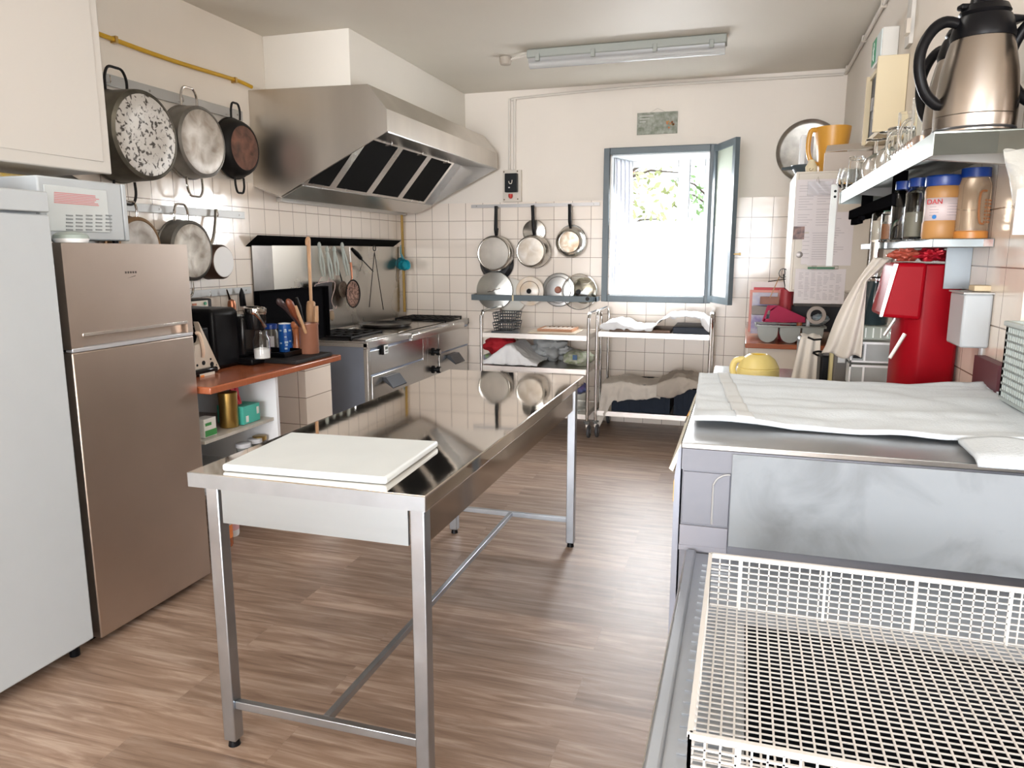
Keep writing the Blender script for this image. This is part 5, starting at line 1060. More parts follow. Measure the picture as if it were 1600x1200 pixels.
t = thing('wire_whisk', 'dark wire utensils in a red cup left of the cream cabinet', 'utensils', P(1225, 440, y=5.1))
q = P(1228, 465, y=5.1); MB().lathe((q.x, 5.10, zc), (0, 0, 1), [(0, 0), (0, .035), (P(1228, 452, y=5.1).z - zc, .04), (P(1228, 452, y=5.1).z - zc, .035), (.02, .03)], 24).build('cup', M('dull_red', (.35, .03, .04), .5), t)
for i, (px, py, ex, ey) in enumerate(((1218, 432, 1203, 465), (1224, 428, 1228, 462), (1230, 432, 1224, 468), (1200, 440, 1228, 436))):
    MB().tube([P(px, py, y=5.08), P((px + ex) / 2, (py + ey) / 2, y=5.08), P(ex, ey, y=5.08)], .0035, 6).build('wire', BLACKM if i else WOOD, t)
b = MB(); q = P(1224, 427, y=5.08)
for i in range(5): b.tube([q + Vector((math.cos(a) * .028 * math.sin(i * .6 + .4), .01 * i, math.sin(a) * .03)) for a in [k * PI / 6 for k in range(12)]], .0018, 5, closed=True)
b.build('whisk_loops', BLACKM, t)
q = P(1250, 492, y=5.0); o = MB().lathe((q.x, 5.0, zc), (0, 0, 1), [(0, 0), (0, .018), (.14, .016), (.15, 0)], 20).build('orange_tube', M('orange_tube', (.50, .16, .06), .4)); tag(o, 'orange tube standing behind the magenta board', 'tube')
q = P(1264, 482, y=5.0); o = MB().lathe((q.x, 4.99, zc + .06), (0, .1, 1), [(0, .010), (.08, .014), (.10, .0)], 16).build('white_tube', WHITE); tag(o, 'white tube beside the orange tube on the corner counter', 'tube')
q = P(1275, 492, y=4.93); R_ = .055
o = MB().lathe((q.x, 4.93, q.z), (0, -1, 0), [(0, R_ * .62), (0, R_), (.03, R_), (.03, R_ * .62), (0, R_ * .62)], 32).build('tape_roll', M('tape_beige', (.45, .38, .33), .4)); tag(o, 'roll of beige packing tape standing on the grey tray', 'tape roll')
crumple('foil_packet', 'crumpled pale blue and white packet above the tape roll', 'packet', (P(1283, 483, y=5.02).x, 5.05, zr + .002), (.05, .03, .03), 1, M('foil_pale', (.50, .52, .52), .4, col2=(.25, .38, .45), vscale=30), 4)

# ================================================================== right wall fittings
t = thing('electrical_cabinet', 'cream electrical cabinet on the right wall with open dark front', 'cabinet', (.6, 4.1, 2.0))
ex = P(1372, 90, y=3.9).x; ez0, ez1 = P(1400, 205, y=3.9).z, P(1400, 85, y=3.9).z
EF = P(1353, 100, y=4.30).x
MB().box(ex, XR - .002, 3.90, 3.915, ez0, ez1).build('door', LEMON, t, bevel=.003)
b = MB(); b.box(.56, XR - .002, 3.93, 4.40, ez0, ez0 + .02); b.box(.56, XR - .002, 3.93, 4.40, ez1 - .02, ez1); b.box(.545, XR - .002, 4.34, 4.36, ez0, ez1); b.box(XR - .012, XR - .002, 3.93, 4.34, ez0, ez1)
b.build('shell', LEMON, t)
MB().box(.57, XR - .013, 3.93, 4.335, ez0 + .02, ez1 - .02).build('interior', M('dark_interior', (.015, .012, .012), .6), t)
for i in range(4): MB().box(.562, .57, 3.98 + .08 * i, 4.02 + .08 * i, ez0 + .10 + .05 * (i % 2), ez0 + .16 + .05 * (i % 2)).build('breaker', M('breaker', (.35, .34, .33), .4), t)
# emergency exit sign
t = thing('exit_sign', 'green and white emergency exit sign box high on the right wall', 'exit sign', (XR, 4.5, 2.5))
a, c = P(1390, 48, x=XR), P(1366, 94, x=XR - .06); sx = .585
zs0, zs1 = 2.40, 2.535; ys0, ys1 = 4.22, 4.50
MB().box(sx, XR - .001, ys0, ys1, zs0, zs1).build('housing', M('sign_white', (.75, .74, .70), .4), t, bevel=.004)
MB().box(sx - .004, sx, ys0 + .004, ys1 - .004, zs0 + .006, zs1 - .006).build('sign_face', M('sign_pale', (.70, .80, .80), .3), t)
b = MB(); k = sx - .006
b.box(k, k + .0015, ys1 - .13, ys1 - .006, zs0 + .008, zs1 - .008); fb = b.build('green_field', M('sign_green', (.02, .30, .14), .4), t)
b = MB(); yc = ys1 - .065; k -= .002; zz = zs0
b.cyl((k, yc - .005, zz + .105), (k + .002, yc - .005, zz + .105), .009)
for (p0, p1, w_) in (((yc - .002, zz + .094), (yc + .008, zz + .062), .016), ((yc + .008, zz + .062), (yc - .014, zz + .045), .009), ((yc - .014, zz + .045), (yc - .012, zz + .022), .008), ((yc + .008, zz + .062), (yc + .024, zz + .036), .009), ((yc + .024, zz + .036), (yc + .040, zz + .036), .007), ((yc - .002, zz + .090), (yc - .022, zz + .078), .006), ((yc, zz + .090), (yc + .020, zz + .080), .006)):
    b.bar((k + .001, p0[0], p0[1]), (k + .001, p1[0], p1[1]), .002, w_, up=(0, 1, 0)) if False else b.prism([(p0[0] - w_ / 2, p0[1]), (p0[0] + w_ / 2, p0[1]), (p1[0] + w_ / 2, p1[1]), (p1[0] - w_ / 2, p1[1])], 'x', k, k + .002)
b.build('running_figure', M('figure_white', (.85, .87, .85), .4), fb)

# upper shelf with lip
UX0, UY0, UY1, UZ = .400, 1.985, 3.80, 1.724
SHM = M('shelf_steel', (.36, .40, .38), .36, .9, var=.1, vscale=4, rvar=.08)
t = thing('upper_shelf', 'upper stainless wall shelf on the right holding glasses and vacuum jugs', 'shelf', (.53, 2.9, UZ))
b = MB(); b.box(UX0, XR - .001, UY0, UY1, UZ - .004, UZ); b.box(XR - .001, XR + .13, UY0, 2.125, UZ - .004, UZ); b.box(XR - .001, XR + .13, UY0, UY0 + .003, UZ - .052, UZ - .004); b.box(UX0, UX0 + .003, UY0, UY1, UZ - .052, UZ - .004); b.box(UX0 + .003, XR - .001, UY0, UY0 + .003, UZ - .052, UZ - .004); b.box(UX0 + .003, XR - .001, UY1 - .003, UY1, UZ - .052, UZ - .004)
b.build('shelf_board', SHM, t)
for y in (2.25, 3.5): MB().prism([(XR - .002, UZ - .006), (UX0 + .02, UZ - .006), (UX0 + .02, UZ - .03), (XR - .002, UZ - .055)], 'y', y - .012, y + .012).build('bracket', GREY, t)
b = MB(); a = P(1304, 292, y=3.82); c = P(1300, 416, y=3.82)
o = thing('upright_bar', 'white perforated upright bar hanging down from the far end of the upper shelf', 'bar', (a.x, 3.82, c.z))
MB().box(a.x - .014, a.x + .014, 3.812, 3.818, c.z, a.z + .01).build('bar', M('bar_white', (.66, .68, .66), .4), o, bevel=.001)
b = MB()
for dz in (.02, .045): b.cyl((a.x + .004, 3.811, a.z - dz), (a.x + .004, 3.8125, a.z - dz), .006)
b.build('hole', BLACK, o)
o = thing('bottle_rail', 'black plastic rail with clips under the far end of the upper shelf', 'rail', (.5, 3.3, 1.6))
b = MB(); b.box(.44, .52, 2.7, 3.76, 1.600, 1.640); b.box(.45, .475, 3.55, 3.75, 1.575, 1.600); b.box(.44, .455, 3.35, 3.45, 1.58, 1.60); b.box(.46, .50, 3.50, 3.54, 1.640, UZ - .006); b.box(.46, .50, 2.80, 2.84, 1.640, UZ - .006)
b.build('rail', M('matt_black', (.006, .006, .007), .9, spec=0.0), o, bevel=.003)
MB().box(.525, .54, 2.75, 3.7, 1.648, 1.652).build('steel_strip', CHROME, o)
# lower shelf
LX0, LY0, LY1, LZ = .506, 2.40, 3.79, 1.490
t = thing('lower_shelf', 'narrow grey-blue wall shelf holding storage jars, below the upper shelf', 'shelf', (.58, 3.1, LZ))
LS = M('lower_shelf_steel', (.30, .34, .355), .4, .6, var=.08)
MB().box(LX0, XR - .001, LY0, LY1, LZ - .024, LZ).build('shelf_board', LS, t, bevel=.002)
a, c = P(1480, 387, y=2.60), P(1546, 452, y=2.60)
MB().box(a.x, XR - .001, 2.60, 2.606, c.z, LZ - .024).build('bracket_plate', M('bracket_bluegrey', (.24, .27, .29), .4, .3), t)
MB().box(P(1537, 378, y=LY0).x, P(1551, 386, y=LY0).x, LY0 - .0015, LY0, LZ - .022, LZ - .002).build('sticker', M('torn_sticker', (.60, .52, .50), .6, col2=(.45, .25, .22), vscale=40), t)
# ---- jars on the lower shelf
zj = LZ + .001
cj = Vector((P(1467, 372, y=2.50).x, 2.50, zj)); r_ = .048
PB = M('peanut_tan', (.44, .22, .07), .45)
t = thing('storage_jar', 'big jar of tan spread with blue lid and red-printed label', 'jar', cj)
MB().lathe(cj, (0, 0, 1), [(0, 0), (0, r_ * .92), (.008, r_), (.045, r_), (.05, r_ * .965), (.118, r_ * .965), (.124, r_), (.140, r_ * .98), (.150, r_ * .9), (.152, 0)], 40).build('body', PB, t)
MB().lathe(cj, (0, 0, 1), [(.150, r_ * 1.0), (.153, r_ * 1.02), (.176, r_ * 1.02), (.180, r_ * .96), (.180, 0)], 40).build('lid', BLUEL, t)
def wrap(c, r, a0, a1, z0, z1, n=14):
    b = MB(); b.grid(lambda u, v: (c.x + r * math.cos(math.radians(a0 + (a1 - a0) * u)), c.y + r * math.sin(math.radians(a0 + (a1 - a0) * u)), c.z + z0 + (z1 - z0) * v), n, 1); return b
lb_ = wrap(cj, r_ * .985, 190, 345, .052, .116).build('paper_label', M('label_pink_white', (.66, .56, .56), .5), t, solid=.0006)
def text_on(txt, c, r, ang, z, size, mat, par, ext=.0004):
    cu = bpy.data.curves.new('lettering', 'FONT'); cu.body = txt; cu.size = size; cu.extrude = ext; cu.align_x = 'CENTER'; cu.materials.append(mat)
    tmp = bpy.data.objects.new('tmp', cu); COL.objects.link(tmp); bpy.context.view_layer.update(); me = bpy.data.meshes.new_from_object(tmp); bpy.data.objects.remove(tmp); me.materials.clear(); me.materials.append(mat)
    o = bpy.data.objects.new('lettering', me); COL.objects.link(o); a = math.radians(ang); off = Vector((0, 0, 0)); q = par
    while q is not None: off += Vector(q.location); q = q.parent
    o.parent = par; o.location = Vector((c.x + r * math.cos(a), c.y + r * math.sin(a), c.z + z)) - off; o.rotation_euler = (PI / 2, 0, a + PI / 2); return o
text_on('DAN', cj, r_ * 1.02, 235, .098, .020, M('label_red', (.60, .02, .03), .5), lb_)
a = math.radians(237); q = cj + Vector((r_ * .995 * math.cos(a), r_ * .995 * math.sin(a), .062)); MB().cyl(q, q + Vector((math.cos(a) * .001, math.sin(a) * .001, 0)), .006).build('round_mark', M('mark_blue', (.02, .18, .50), .5), lb_)
b = MB()
for j in range(5):
    for (a0, a1) in ((218, 250), (275, 325)): 
        g_ = wrap(cj, r_ * .992, a0, a1 - random.random() * 12, .066 + j * .008, .0675 + j * .008, 6); b.add(g_.v, g_.f)
b.build('printed_lines', M('label_ink', (.35, .30, .33), .6), lb_)
# clear pitcher with orange base and pasta bits
cp = Vector((.622, 2.50, zj)); r_ = .046
t = thing('storage_pitcher', 'tall clear pitcher with orange-tinted base and handle, right end of the lower shelf', 'pitcher', Vector((.615, 2.47, zj))); cp = Vector((.612, 2.465, zj)); r_ = .044
cp.x = .6135
for o_ in (): pass
MB().lathe(cp, (0, 0, 1), [(.004, 0), (.004, r_ * .95), (.15, r_ * .95), (.165, r_ * .8), (.170, r_ * .8)], 36).build('body', M('amber_clear', (.85, .66, .48), .12, trans=.75, ior=1.2), t)
MB().lathe(cp, (0, 0, 1), [(0, 0), (0, r_ * 1.0), (.018, r_ * 1.0), (.022, r_ * .93), (.022, 0)], 36).build('base', M('orange_base', (.60, .24, .05), .35), t)
MB().lathe(cp, (0, 0, 1), [(.170, r_ * .85), (.195, r_ * .85), (.198, 0)], 28).build('lid', BLUEL, t)
a0 = math.radians(-62); d_ = Vector((math.cos(a0), math.sin(a0), 0)); e_ = Vector((-d_.y, d_.x, 0))
MB().tube([cp + d_ * r_ * 1.0 + Vector((0, 0, .13)), cp + d_ * r_ * 1.0 - e_ * .018 + Vector((0, 0, .125)), cp + d_ * r_ * 1.05 - e_ * .022 + Vector((0, 0, .08)), cp + d_ * r_ * 1.0 - e_ * .014 + Vector((0, 0, .045)), cp + d_ * r_ * .98 + Vector((0, 0, .04))], .0030, 8).build('handle', M('amber_brown', (.36, .14, .05), .4), t)
b = MB()
for j in range(7):
    for i in range(5): an = math.radians(-58 + i * 14); q = cp + Vector((math.cos(an) * r_ * .955, math.sin(an) * r_ * .955, .045 + j * .010)); b.lathe(q, (math.cos(an), math.sin(an), 0), [(0, .0035), (.002, .002), (.0025, 0)], 6)
b.build('dimples', M('amber_brown'), t)
def glassjar(label, c, r, h, capm, fill=None, name='storage_jar', cat='jar'):
    t = thing(name, label, cat, c)
    MB().lathe(c, (0, 0, 1), [(.002, 0), (0, r * .9), (.006, r), (h * .78, r), (h * .86, r * .72), (h * .88, r * .72), (h * .88, r * .64), (h * .84, r * .66), (h * .76, r * .93), (.008, r * .93), (.006, 0)], 32).build('glass_body', GLASS, t)
    MB().lathe(c, (0, 0, 1), [(h * .86, r * .78), (h * .865, r * .82), (h, r * .82), (h * 1.005, r * .7), (h * 1.005, 0)], 28).build('lid', capm, t)
    if fill: MB().lathe(c, (0, 0, 1), [(.010, 0), (.010, r * .88), (h * fill[0], r * .88), (h * fill[0], 0)], 24).build('contents', fill[1], t)
    return t
glassjar('clear jar with dark grey contents just left of the tan jar', Vector((P(1429, 374, y=2.62).x, 2.62, zj)), .036, .185, BLUEL, (.45, M('grain_grey', (.20, .19, .15), .7)))
glassjar('empty clear jar with dark blue lid, second left of the tan jar', Vector((P(1408, 375, y=2.72).x, 2.72, zj)), .036, .185, BLUEL)
glassjar('clear jar with blue lid and brown contents behind the green-capped jar', Vector((.60, 3.14, zj)), .034, .18, BLUEL, (.3, M('spice_brown', (.30, .12, .05), .7)))
glassjar('small jar with bright green cap on the lower shelf', Vector((P(1387, 378, y=3.02).x, 3.02, zj)), .027, .125, M('cap_green', (.02, .35, .18), .4), (.5, M('spice_brown')))
glassjar('small jar with black cap and red label at the far end of the lower shelf', Vector((P(1371, 380, y=3.12).x, 3.12, zj)), .026, .13, BLACK, (.6, M('spice_pale', (.55, .50, .42), .7)))
for i, (x, y) in enumerate(((.618, 2.64), (.61, 2.95), (.60, 3.35))):
    t = thing('blue_lidded_bottle', ('dark blue capped bottle behind the tan jar, under the upper shelf', 'dark blue capped bottle in the middle of the lower shelf back row', 'dark blue capped bottle at the far end of the back row')[i], 'bottle', (x, y, zj), 'blue capped bottles on the lower shelf')
    c = Vector((x, y, zj)); MB().lathe(c, (0, 0, 1), [(0, 0), (0, .036), (.13, .036), (.155, .026)], 28).build('body', M('dark_jar'), t); MB().lathe(c, (0, 0, 1), [(.153, .030), (.19, .030), (.192, 0)], 24).build('cap', M('deep_blue', (.01, .03, .12), .3), t)
# ---- vacuum jugs
JS = M('jug_steel', (.40, .36, .325), .26, 1, var=.05, vscale=5, rvar=.04)
def jug(c, label, rz=0, s=1.0, lid=True):
    t = thing('vacuum_jug', label, 'jug', c, 'vacuum jugs on the upper shelf', rz); z = Vector((0, 0, 0))
    def B(name, mb, m, par=t, **k):
        o = mb.build(name, m, None, origin=(0, 0, 0), **k); o.parent = par; o.location = (0, 0, 0); return o
    bd = B('body', MB().lathe(z, (0, 0, 1), [(0, 0), (0, .080), (.004, .086), (.034, .087), (.035, .0862), (.036, .087), (.07, .0865), (.12, .081), (.165, .070), (.185, .063)], 48), JS)
    B('base_ring', MB().lathe(z, (0, 0, 1), [(.001, .082), (.010, .088), (.012, .0872)], 48), M('jug_base', (.16, .16, .17), .3, .8), bd)
    B('collar', MB().lathe(z, (0, 0, 1), [(.180, .066), (.188, .068), (.215, .060), (.222, .056), (.222, 0)], 40), BLACK)
    B('spout', MB().prism([(-.012, .200), (-.09, .213), (-.092, .222), (-.04, .226), (.0, .224)], 'y', -.020, .020), BLACK, bevel=.006)
    l_ = B('lid', MB().lathe(z, (0, 0, 1), [(.222, .048), (.230, .054), (.242, .047), (.246, .034), (.262, .030), (.270, .024), (.272, 0)], 36), BLACK)
    B('lid_lever', MB().box(.01, .060, -.012, .012, .236, .246), BLACK, l_, bevel=.003)
    B('handle', MB().tube([(.050, 0, .208), (.085, 0, .215), (.115, 0, .200), (.137, 0, .165), (.138, 0, .125), (.122, 0, .085), (.095, 0, .062), (.080, 0, .060)], .011, 12, rr=[.010, .011, .012, .0125, .0125, .012, .0115, .010]), BLACK)
    t.scale = (s, s, s * 1.19)
    return t
def xy(px, y): return P(px, 195, y=y).x
jx = xy(1521, 2.09)
j1 = jug(Vector((jx, 2.09, UZ + .001)), 'front vacuum jug of the upper shelf, complete with handle to the left', rz=math.radians(195), s=1.0)
dup(j1, Vector((xy(1500, 2.275), 2.275, UZ + .001)), math.radians(125), 'vacuum jug just behind the front one, its side showing at left')
dup(j1, Vector((.690, 2.035, UZ + .001)), math.radians(150), 'vacuum jug cut by the right edge of the picture')
# ---- glasses
def gl(name, label, cat, px, x, prof, handle=None, up=False, group=None):
    q = P(px, 240, x=x); c = Vector((x, min(q.y, 3.75), UZ + .001)); t = thing(name, label, cat, c, group or 'drinking glasses on the upper shelf')
    MB().lathe(c, (0, 0, 1), prof, 28).build('bowl', GLASS, t)
    if handle: MB().tube([c + Vector((-math.cos(a) * 0 - .0, 0, 0)) + Vector((-.036 - handle * math.sin(a), -.01, .065 + .045 * math.cos(a))) for a in [PI * i / 8 for i in range(9)]], .005, 8).build('handle', GLASS, t)
    return t
def tumbler(r, h, rt=None): rt = rt or r * 1.15; return [(0, rt), (h - .012, r), (h - .004, r), (h, r * .9), (h, 0), (h - .012, 0), (h - .014, r - .003), (.0, rt - .0025)]
def goblet(r, h): return [(0, r * .72), (.03, r * .95), (.055, r), (.085, r * .75), (.10, .010), (.104, .006), (h - .006, .006), (h - .003, r * .8), (h, r * .85), (h, 0)] 
def mug(r, h): return [(0, 0), (0, r), (.012, r * 1.02), (h, r * 1.05), (h, r * .95), (.018, r * .9), (.016, 0)]
gl('tea_glass', 'small round-bowled glass at the far end of the upper shelf', 'glass', 1309, .425, [(0, 0), (.0, .022), (.012, .03), (.035, .046), (.06, .046), (.10, .038), (.10, .035), (.06, .042), (.03, .040), (.012, .02), (.01, 0)])
gl('tea_glass', 'second small round-bowled glass beside the farthest one', 'glass', 1325, .44, [(0, 0), (.0, .022), (.012, .03), (.035, .046), (.06, .046), (.10, .038), (.10, .035), (.06, .042), (.03, .040), (.012, .02), (.01, 0)])
gl('tumbler', 'tall upturned tumbler third from the far end of the shelf', 'glass', 1340, .44, tumbler(.032, .135))
gl('tumbler', 'tall tumbler standing close behind the third glass', 'glass', 1352, .50, tumbler(.034, .14))
gl('wine_glass', 'upturned wide stemmed glass in the middle of the shelf front row', 'glass', 1368, .46, goblet(.045, .155))
gl('wine_glass', 'upturned stemmed glass right of the wide stemmed one', 'glass', 1388, .47, goblet(.042, .15))
gl('tumbler', 'thick upturned tumbler before the beer mugs', 'glass', 1402, .45, tumbler(.034, .12))
gl('beer_mug', 'tall glass mug with handle, left of the pair beside the jugs', 'mug', 1418, .48, mug(.034, .165), .028)
gl('beer_mug', 'tall glass mug with handle, right of the pair, nearest to the jugs', 'mug', 1440, .48, mug(.034, .17), .028)
gl('tumbler', 'short tumbler squeezed between stemmed glass and beer mugs', 'glass', 1395, .53, tumbler(.030, .11))
for i in range(8):
    c = P(1403 + i * 4.6, 238 - i * 1.5, x=.425); c.z = UZ + .018
    o = MB().lathe(c, (0, 1, 0), [(0, 0), (0, .016), (.014, .017), (.016, .014), (.016, 0)], 18).build('metal_disc', M('lid_coppery', (.62, .48, .40), .2, 1) if i > 4 else CHROME)
    tag(o, ('coppery' if i > 4 else 'silvery') + ' little disc on edge, ' + ('farthest', 'second', 'third', 'fourth', 'fifth', 'sixth', 'seventh', 'nearest')[i] + ' in the row along the upper shelf', 'disc', 'little discs on edge at the shelf front')
# glass bag hanging right
t = thing('hanging_bag', 'clear plastic bag with printed sheets hanging from the shelf at the right edge', 'bag', P(1585, 230, y=1.95))
a = P(1562, 231, y=1.96); q0 = P(1584, 345, y=1.96)
hb = lambda v: (a.x + .006 + (q0.x - a.x) * v, .055 - .03 * min(1, v * 1.6) + .012 * v)
def fn(u, v):
    xl, w_ = hb(v); an = 2 * PI * u; return (xl + w_ + w_ * math.cos(an), 1.955 + .016 * math.sin(an) * math.sin(PI * min(.96, v + .06)), a.z - .006 - (a.z - q0.z) * v + .004 * math.sin(an * 3 + v * 12))
MB().grid(fn, 32, 20).build('film', M('crinkled_film', (.80, .80, .76), .12, trans=.7, ior=1.15, bmp=.8, bscale=60), t)
xl, w_ = hb(.7); MB().box(xl + .004, xl + .07, 1.950, 1.953, a.z - .19, a.z - .09).build('sheet', PAPER, t)

# ================================================================== counter behind the dishwasher
SC = .90
t = thing('steel_counter', 'stainless steel counter behind the dishwasher along the right wall', 'counter', (.27, 3.05, 0))
MB().box(-.115, XR - .003, 2.33, 3.78, SC - .04, SC).build('worktop', STEELH, t, bevel=.003)
for X in (-.08, .62):
    for Y in (2.37, 3.74): MB().box(X - .018, X + .018, Y - .018, Y + .018, 0, SC - .04).build('leg', LEGST, t)
MB().box(-.09, .63, 2.36, 3.75, .25, .27).build('under_shelf', STEELH, t)
# yellow kettle-like juicer
YL = M('pale_yellow', (.78, .64, .24), .35)
c = P(1184, 590, z=SC); c = Vector((P(1184, 580, y=3.42).x, 3.42, SC + .001))
t = thing('yellow_kettle', 'pale yellow squat plastic appliance with bright yellow recess on top', 'kettle', c)
zk = P(1184, 553, y=3.42).z - c.z
MB().lathe(c, (0, 0, 1), [(0, 0), (0, .086), (.01, .092), (zk * .45, .090), (zk * .48, .086), (zk * .5, .088), (zk * .8, .070), (zk * .97, .045), (zk, .036), (zk * .97, .032)], 40).build('body', YL, t)
MB().lathe(c, (0, 0, 1), [(zk * .975, .034), (zk * .93, .030), (zk * .90, 0)], 32).build('recess', M('bright_yellow', (.75, .50, .02), .35), t)
MB().tube([c + Vector((-.060, -.01, zk * .78)), c + Vector((-.095, -.01, zk * .72)), c + Vector((-.108, -.01, zk * .4)), c + Vector((-.098, -.01, .01))], .014, 10).build('handle', YL, t)
# draped cloth over a box
x0, x1 = P(1238, 580, y=3.2).x, P(1283, 560, y=3.2).x
o = thing('covered_box', 'grey box standing under the linen tea towel on the counter', 'box', ((x0 + x1) / 2, 3.27, SC)); zt_ = P(1262, 528, y=3.2).z
MB().box(x0 + .02, x1 - .004, 3.22, 3.34, SC + .001, zt_ - .005).build('box', DGREY, o, bevel=.01)
def fn(u, v):
    h = zt_ - SC; s_ = v * (h + .12); x = x0 + .03 + (x1 - x0 - .03) * u
    if s_ < .12: return (x, 3.33 - s_, zt_ + .002 + .003 * math.sin(u * 12))
    d = s_ - .12; fl = d / h; return (x - .035 * fl * (1 - u) - .006, 3.21 - .03 * fl - .006 * math.sin(u * 14), max(SC + .004, zt_ - d))
tag(MB().grid(fn, 30, 30).build('tea_towel', LINEN, solid=.003, angle=80), 'grey linen tea towel covering a small box beside the yellow appliance', 'towel')
# hanging tea towel from the shelf
def fn(u, v):
    # top edge slung between the shelf and a hook, lower edge free
    tl, tr, bl, br = P(1366, 402, y=2.90), P(1392, 405, y=2.88), P(1284, 552, y=2.99), P(1345, 560, y=2.885)
    lf = tl.lerp(bl, v); rm = P(1354, 440, y=2.885); rt_ = tr.lerp(rm, v / .22) if v < .22 else rm.lerp(br, (v - .22) / .78); q = lf.lerp(rt_, u); sw = math.sin(PI * v) * .02
    k = (1 - u) * math.sin(PI * min(1, v * 1.1)) * .02
    return (q.x - k, q.y - sw + .014 * math.sin(u * 13 + v * 3) * (.3 + v), q.z + .008 * math.sin(u * 9) * v)
o = MB().grid(fn, 36, 40).build('hanging_towel', LINEN, solid=.003, angle=80); tag(o, 'grey linen towel hanging diagonally from the lower shelf beside the red dispenser', 'towel')
MBh = MB().grid(lambda u, v: tuple(P(1372, 425, y=2.96).lerp(P(1408, 388, y=2.9), u) + Vector((0, .01 * math.sin(u * 10), .02 * (v - .5) + .012 * math.sin(u * PI) * -1))), 20, 6)
tag(MBh.build('towel_end', M('taupe_linen'), solid=.004, angle=80), 'twisted taupe cloth strip slung from the towel up to the lower shelf', 'cloth')
# dark item and clips beside
c = P(1291, 590, y=3.05); o = MB().box(c.x - .025, c.x + .018, 3.05, 3.18, SC + .001, P(1291, 556, y=3.05).z).build('black_box', BLACK, bevel=.01); tag(o, 'black upright appliance between tea towel and grey hinged case', 'box')
t = thing('hinged_case', 'dark taupe hinged plastic case standing on the counter under the hanging towel', 'case', P(1312, 590, y=3.0)); a, c = P(1304, 548, y=3.0), P(1324, 592, y=3.0)
MB().box(a.x, c.x, 3.0, 3.06, SC + .001, a.z).build('case', M('taupe_plastic', (.10, .09, .08), .4), t, bevel=.006); MB().box(a.x - .012, a.x - .001, 3.01, 3.05, SC + .001, a.z - .01).build('yellow_edge', M('dull_yellow', (.45, .38, .18), .5), t); MB().box(a.x + .012, c.x - .012, 2.994, 3.0, a.z - .045, a.z - .02).build('latch', GREY, t, bevel=.002)
t = thing('kitchen_shears', 'black-handled shears lying over the covered box', 'shears', P(1275, 545, y=3.1))
for (l_) in ([(1262, 527), (1272, 531), (1284, 530)], [(1270, 551), (1280, 549), (1287, 553), (1280, 556), (1270, 551)]): MB().tube([P(a, b, y=3.13) for a, b in l_], .004, 8).build('loop', BLACK, t)
# clear drawer tower
DY = 2.92; x0, x1 = P(1328, 560, y=DY).x, P(1412, 560, y=DY).x
t = thing('drawer_tower', 'white framed tower of clear plastic drawers beside the red dispenser', 'drawers', ((x0 + x1) / 2, DY + .1, SC))
CLD = M('clear_drawer', (.62, .66, .66), .2, trans=.5, ior=1.1)
for i, (pt, pb) in enumerate(((534, 566), (570, 600))):
    z1_, z0_ = P(1340, pt, y=DY).z, max(P(1340, pb, y=DY).z, SC + .003)
    d_ = MB().box(x0 + .006, x1 - .004, DY + .003, DY + .30, z0_ + .004, z1_ - .004).build('drawer', CLD, t, bevel=.003)
    b = MB(); b.box(x0, x1, DY, DY + .004, z1_ - .008, z1_); b.box(x0, x1, DY, DY + .004, z0_, z0_ + .006); b.box(x0, x0 + .006, DY, DY + .21, z0_, z1_); b.box(P(1350, 550, y=DY).x, P(1353, 550, y=DY).x, DY - .001, DY + .003, z0_, z1_)
    b.build('drawer_frame', WHITE, d_)
MB().box(x0 + .01, P(1348, 550, y=DY).x, DY + .001, DY + .003, P(1340, 560, y=DY).z, P(1340, 540, y=DY).z).build('dark_contents', BLACK, t)
b = MB(); a = P(1322, 552, y=DY); 
for k in range(2): b.rbox((x0 - .016, DY + .03, SC + .03 + k * .02 + .01), (.03, .10, .010), ry=.6)
b.build('open_flap', WHITE, t)
zt_ = P(1340, 532, y=DY).z
t = thing('food_box', 'pale green clear food box with ribbed lid on top of the drawer tower', 'container', ((x0 + x1) / 2, DY + .1, zt_)); 
MB().prism([(DY + .01, zt_ + .002), (DY + .29, zt_ + .002), (DY + .28, zt_ + .05), (DY + .025, zt_ + .05)], 'x', x0 + .004, x1 - .02).build('box', M('greenish_clear', (.72, .80, .74), .15, trans=.6, ior=1.2), t, bevel=.008)
b = MB()
for i in range(6): X = x0 + .02 + (x1 - x0 - .05) * i / 5; b.box(X, X + .004, DY + .012, DY + .016, zt_ + .01, zt_ + .045)
b.build('rib', M('rib_white', (.80, .84, .80), .3), t)
# big dark jar + cutlery
c = Vector((P(1366, 480, y=3.02).x, 3.02, zt_ + .052)); zj1 = P(1366, 440, y=3.0).z
t = thing('dark_glass_jar', 'dark glass swing-top jar standing on the food box', 'jar', c)
hj = zj1 - c.z
MB().lathe(c, (0, 0, 1), [(0, 0), (0, .046), (.01, .050), (hj * .8, .050), (hj * .95, .040), (hj, .040)], 32).build('body', M('dark_glass', (.02, .035, .04), .06, coat=.3), t)
MB().lathe(c, (0, 0, 1), [(hj, .041), (hj + .012, .041), (hj + .016, .036), (hj + .06, .034), (hj + .06, .030), (hj + .01, .030)], 32).build('neck', GLASS, t)
o = thing('steel_cup', 'narrow bright steel cylinder in front of the lower shelf', 'cylinder', P(1366, 400, y=2.9)); c = P(1366, 440, y=3.14); c.z = zt_ + .053; zt2 = P(1364, 358, y=3.14).z
MB().lathe((c.x, 3.14, c.z), (0, 0, 1), [(0, 0), (0, .024), (zt2 - c.z, .024), (zt2 - c.z + .002, .022), (zt2 - c.z - .01, .0)], 28).build('cup', CHROME, o)
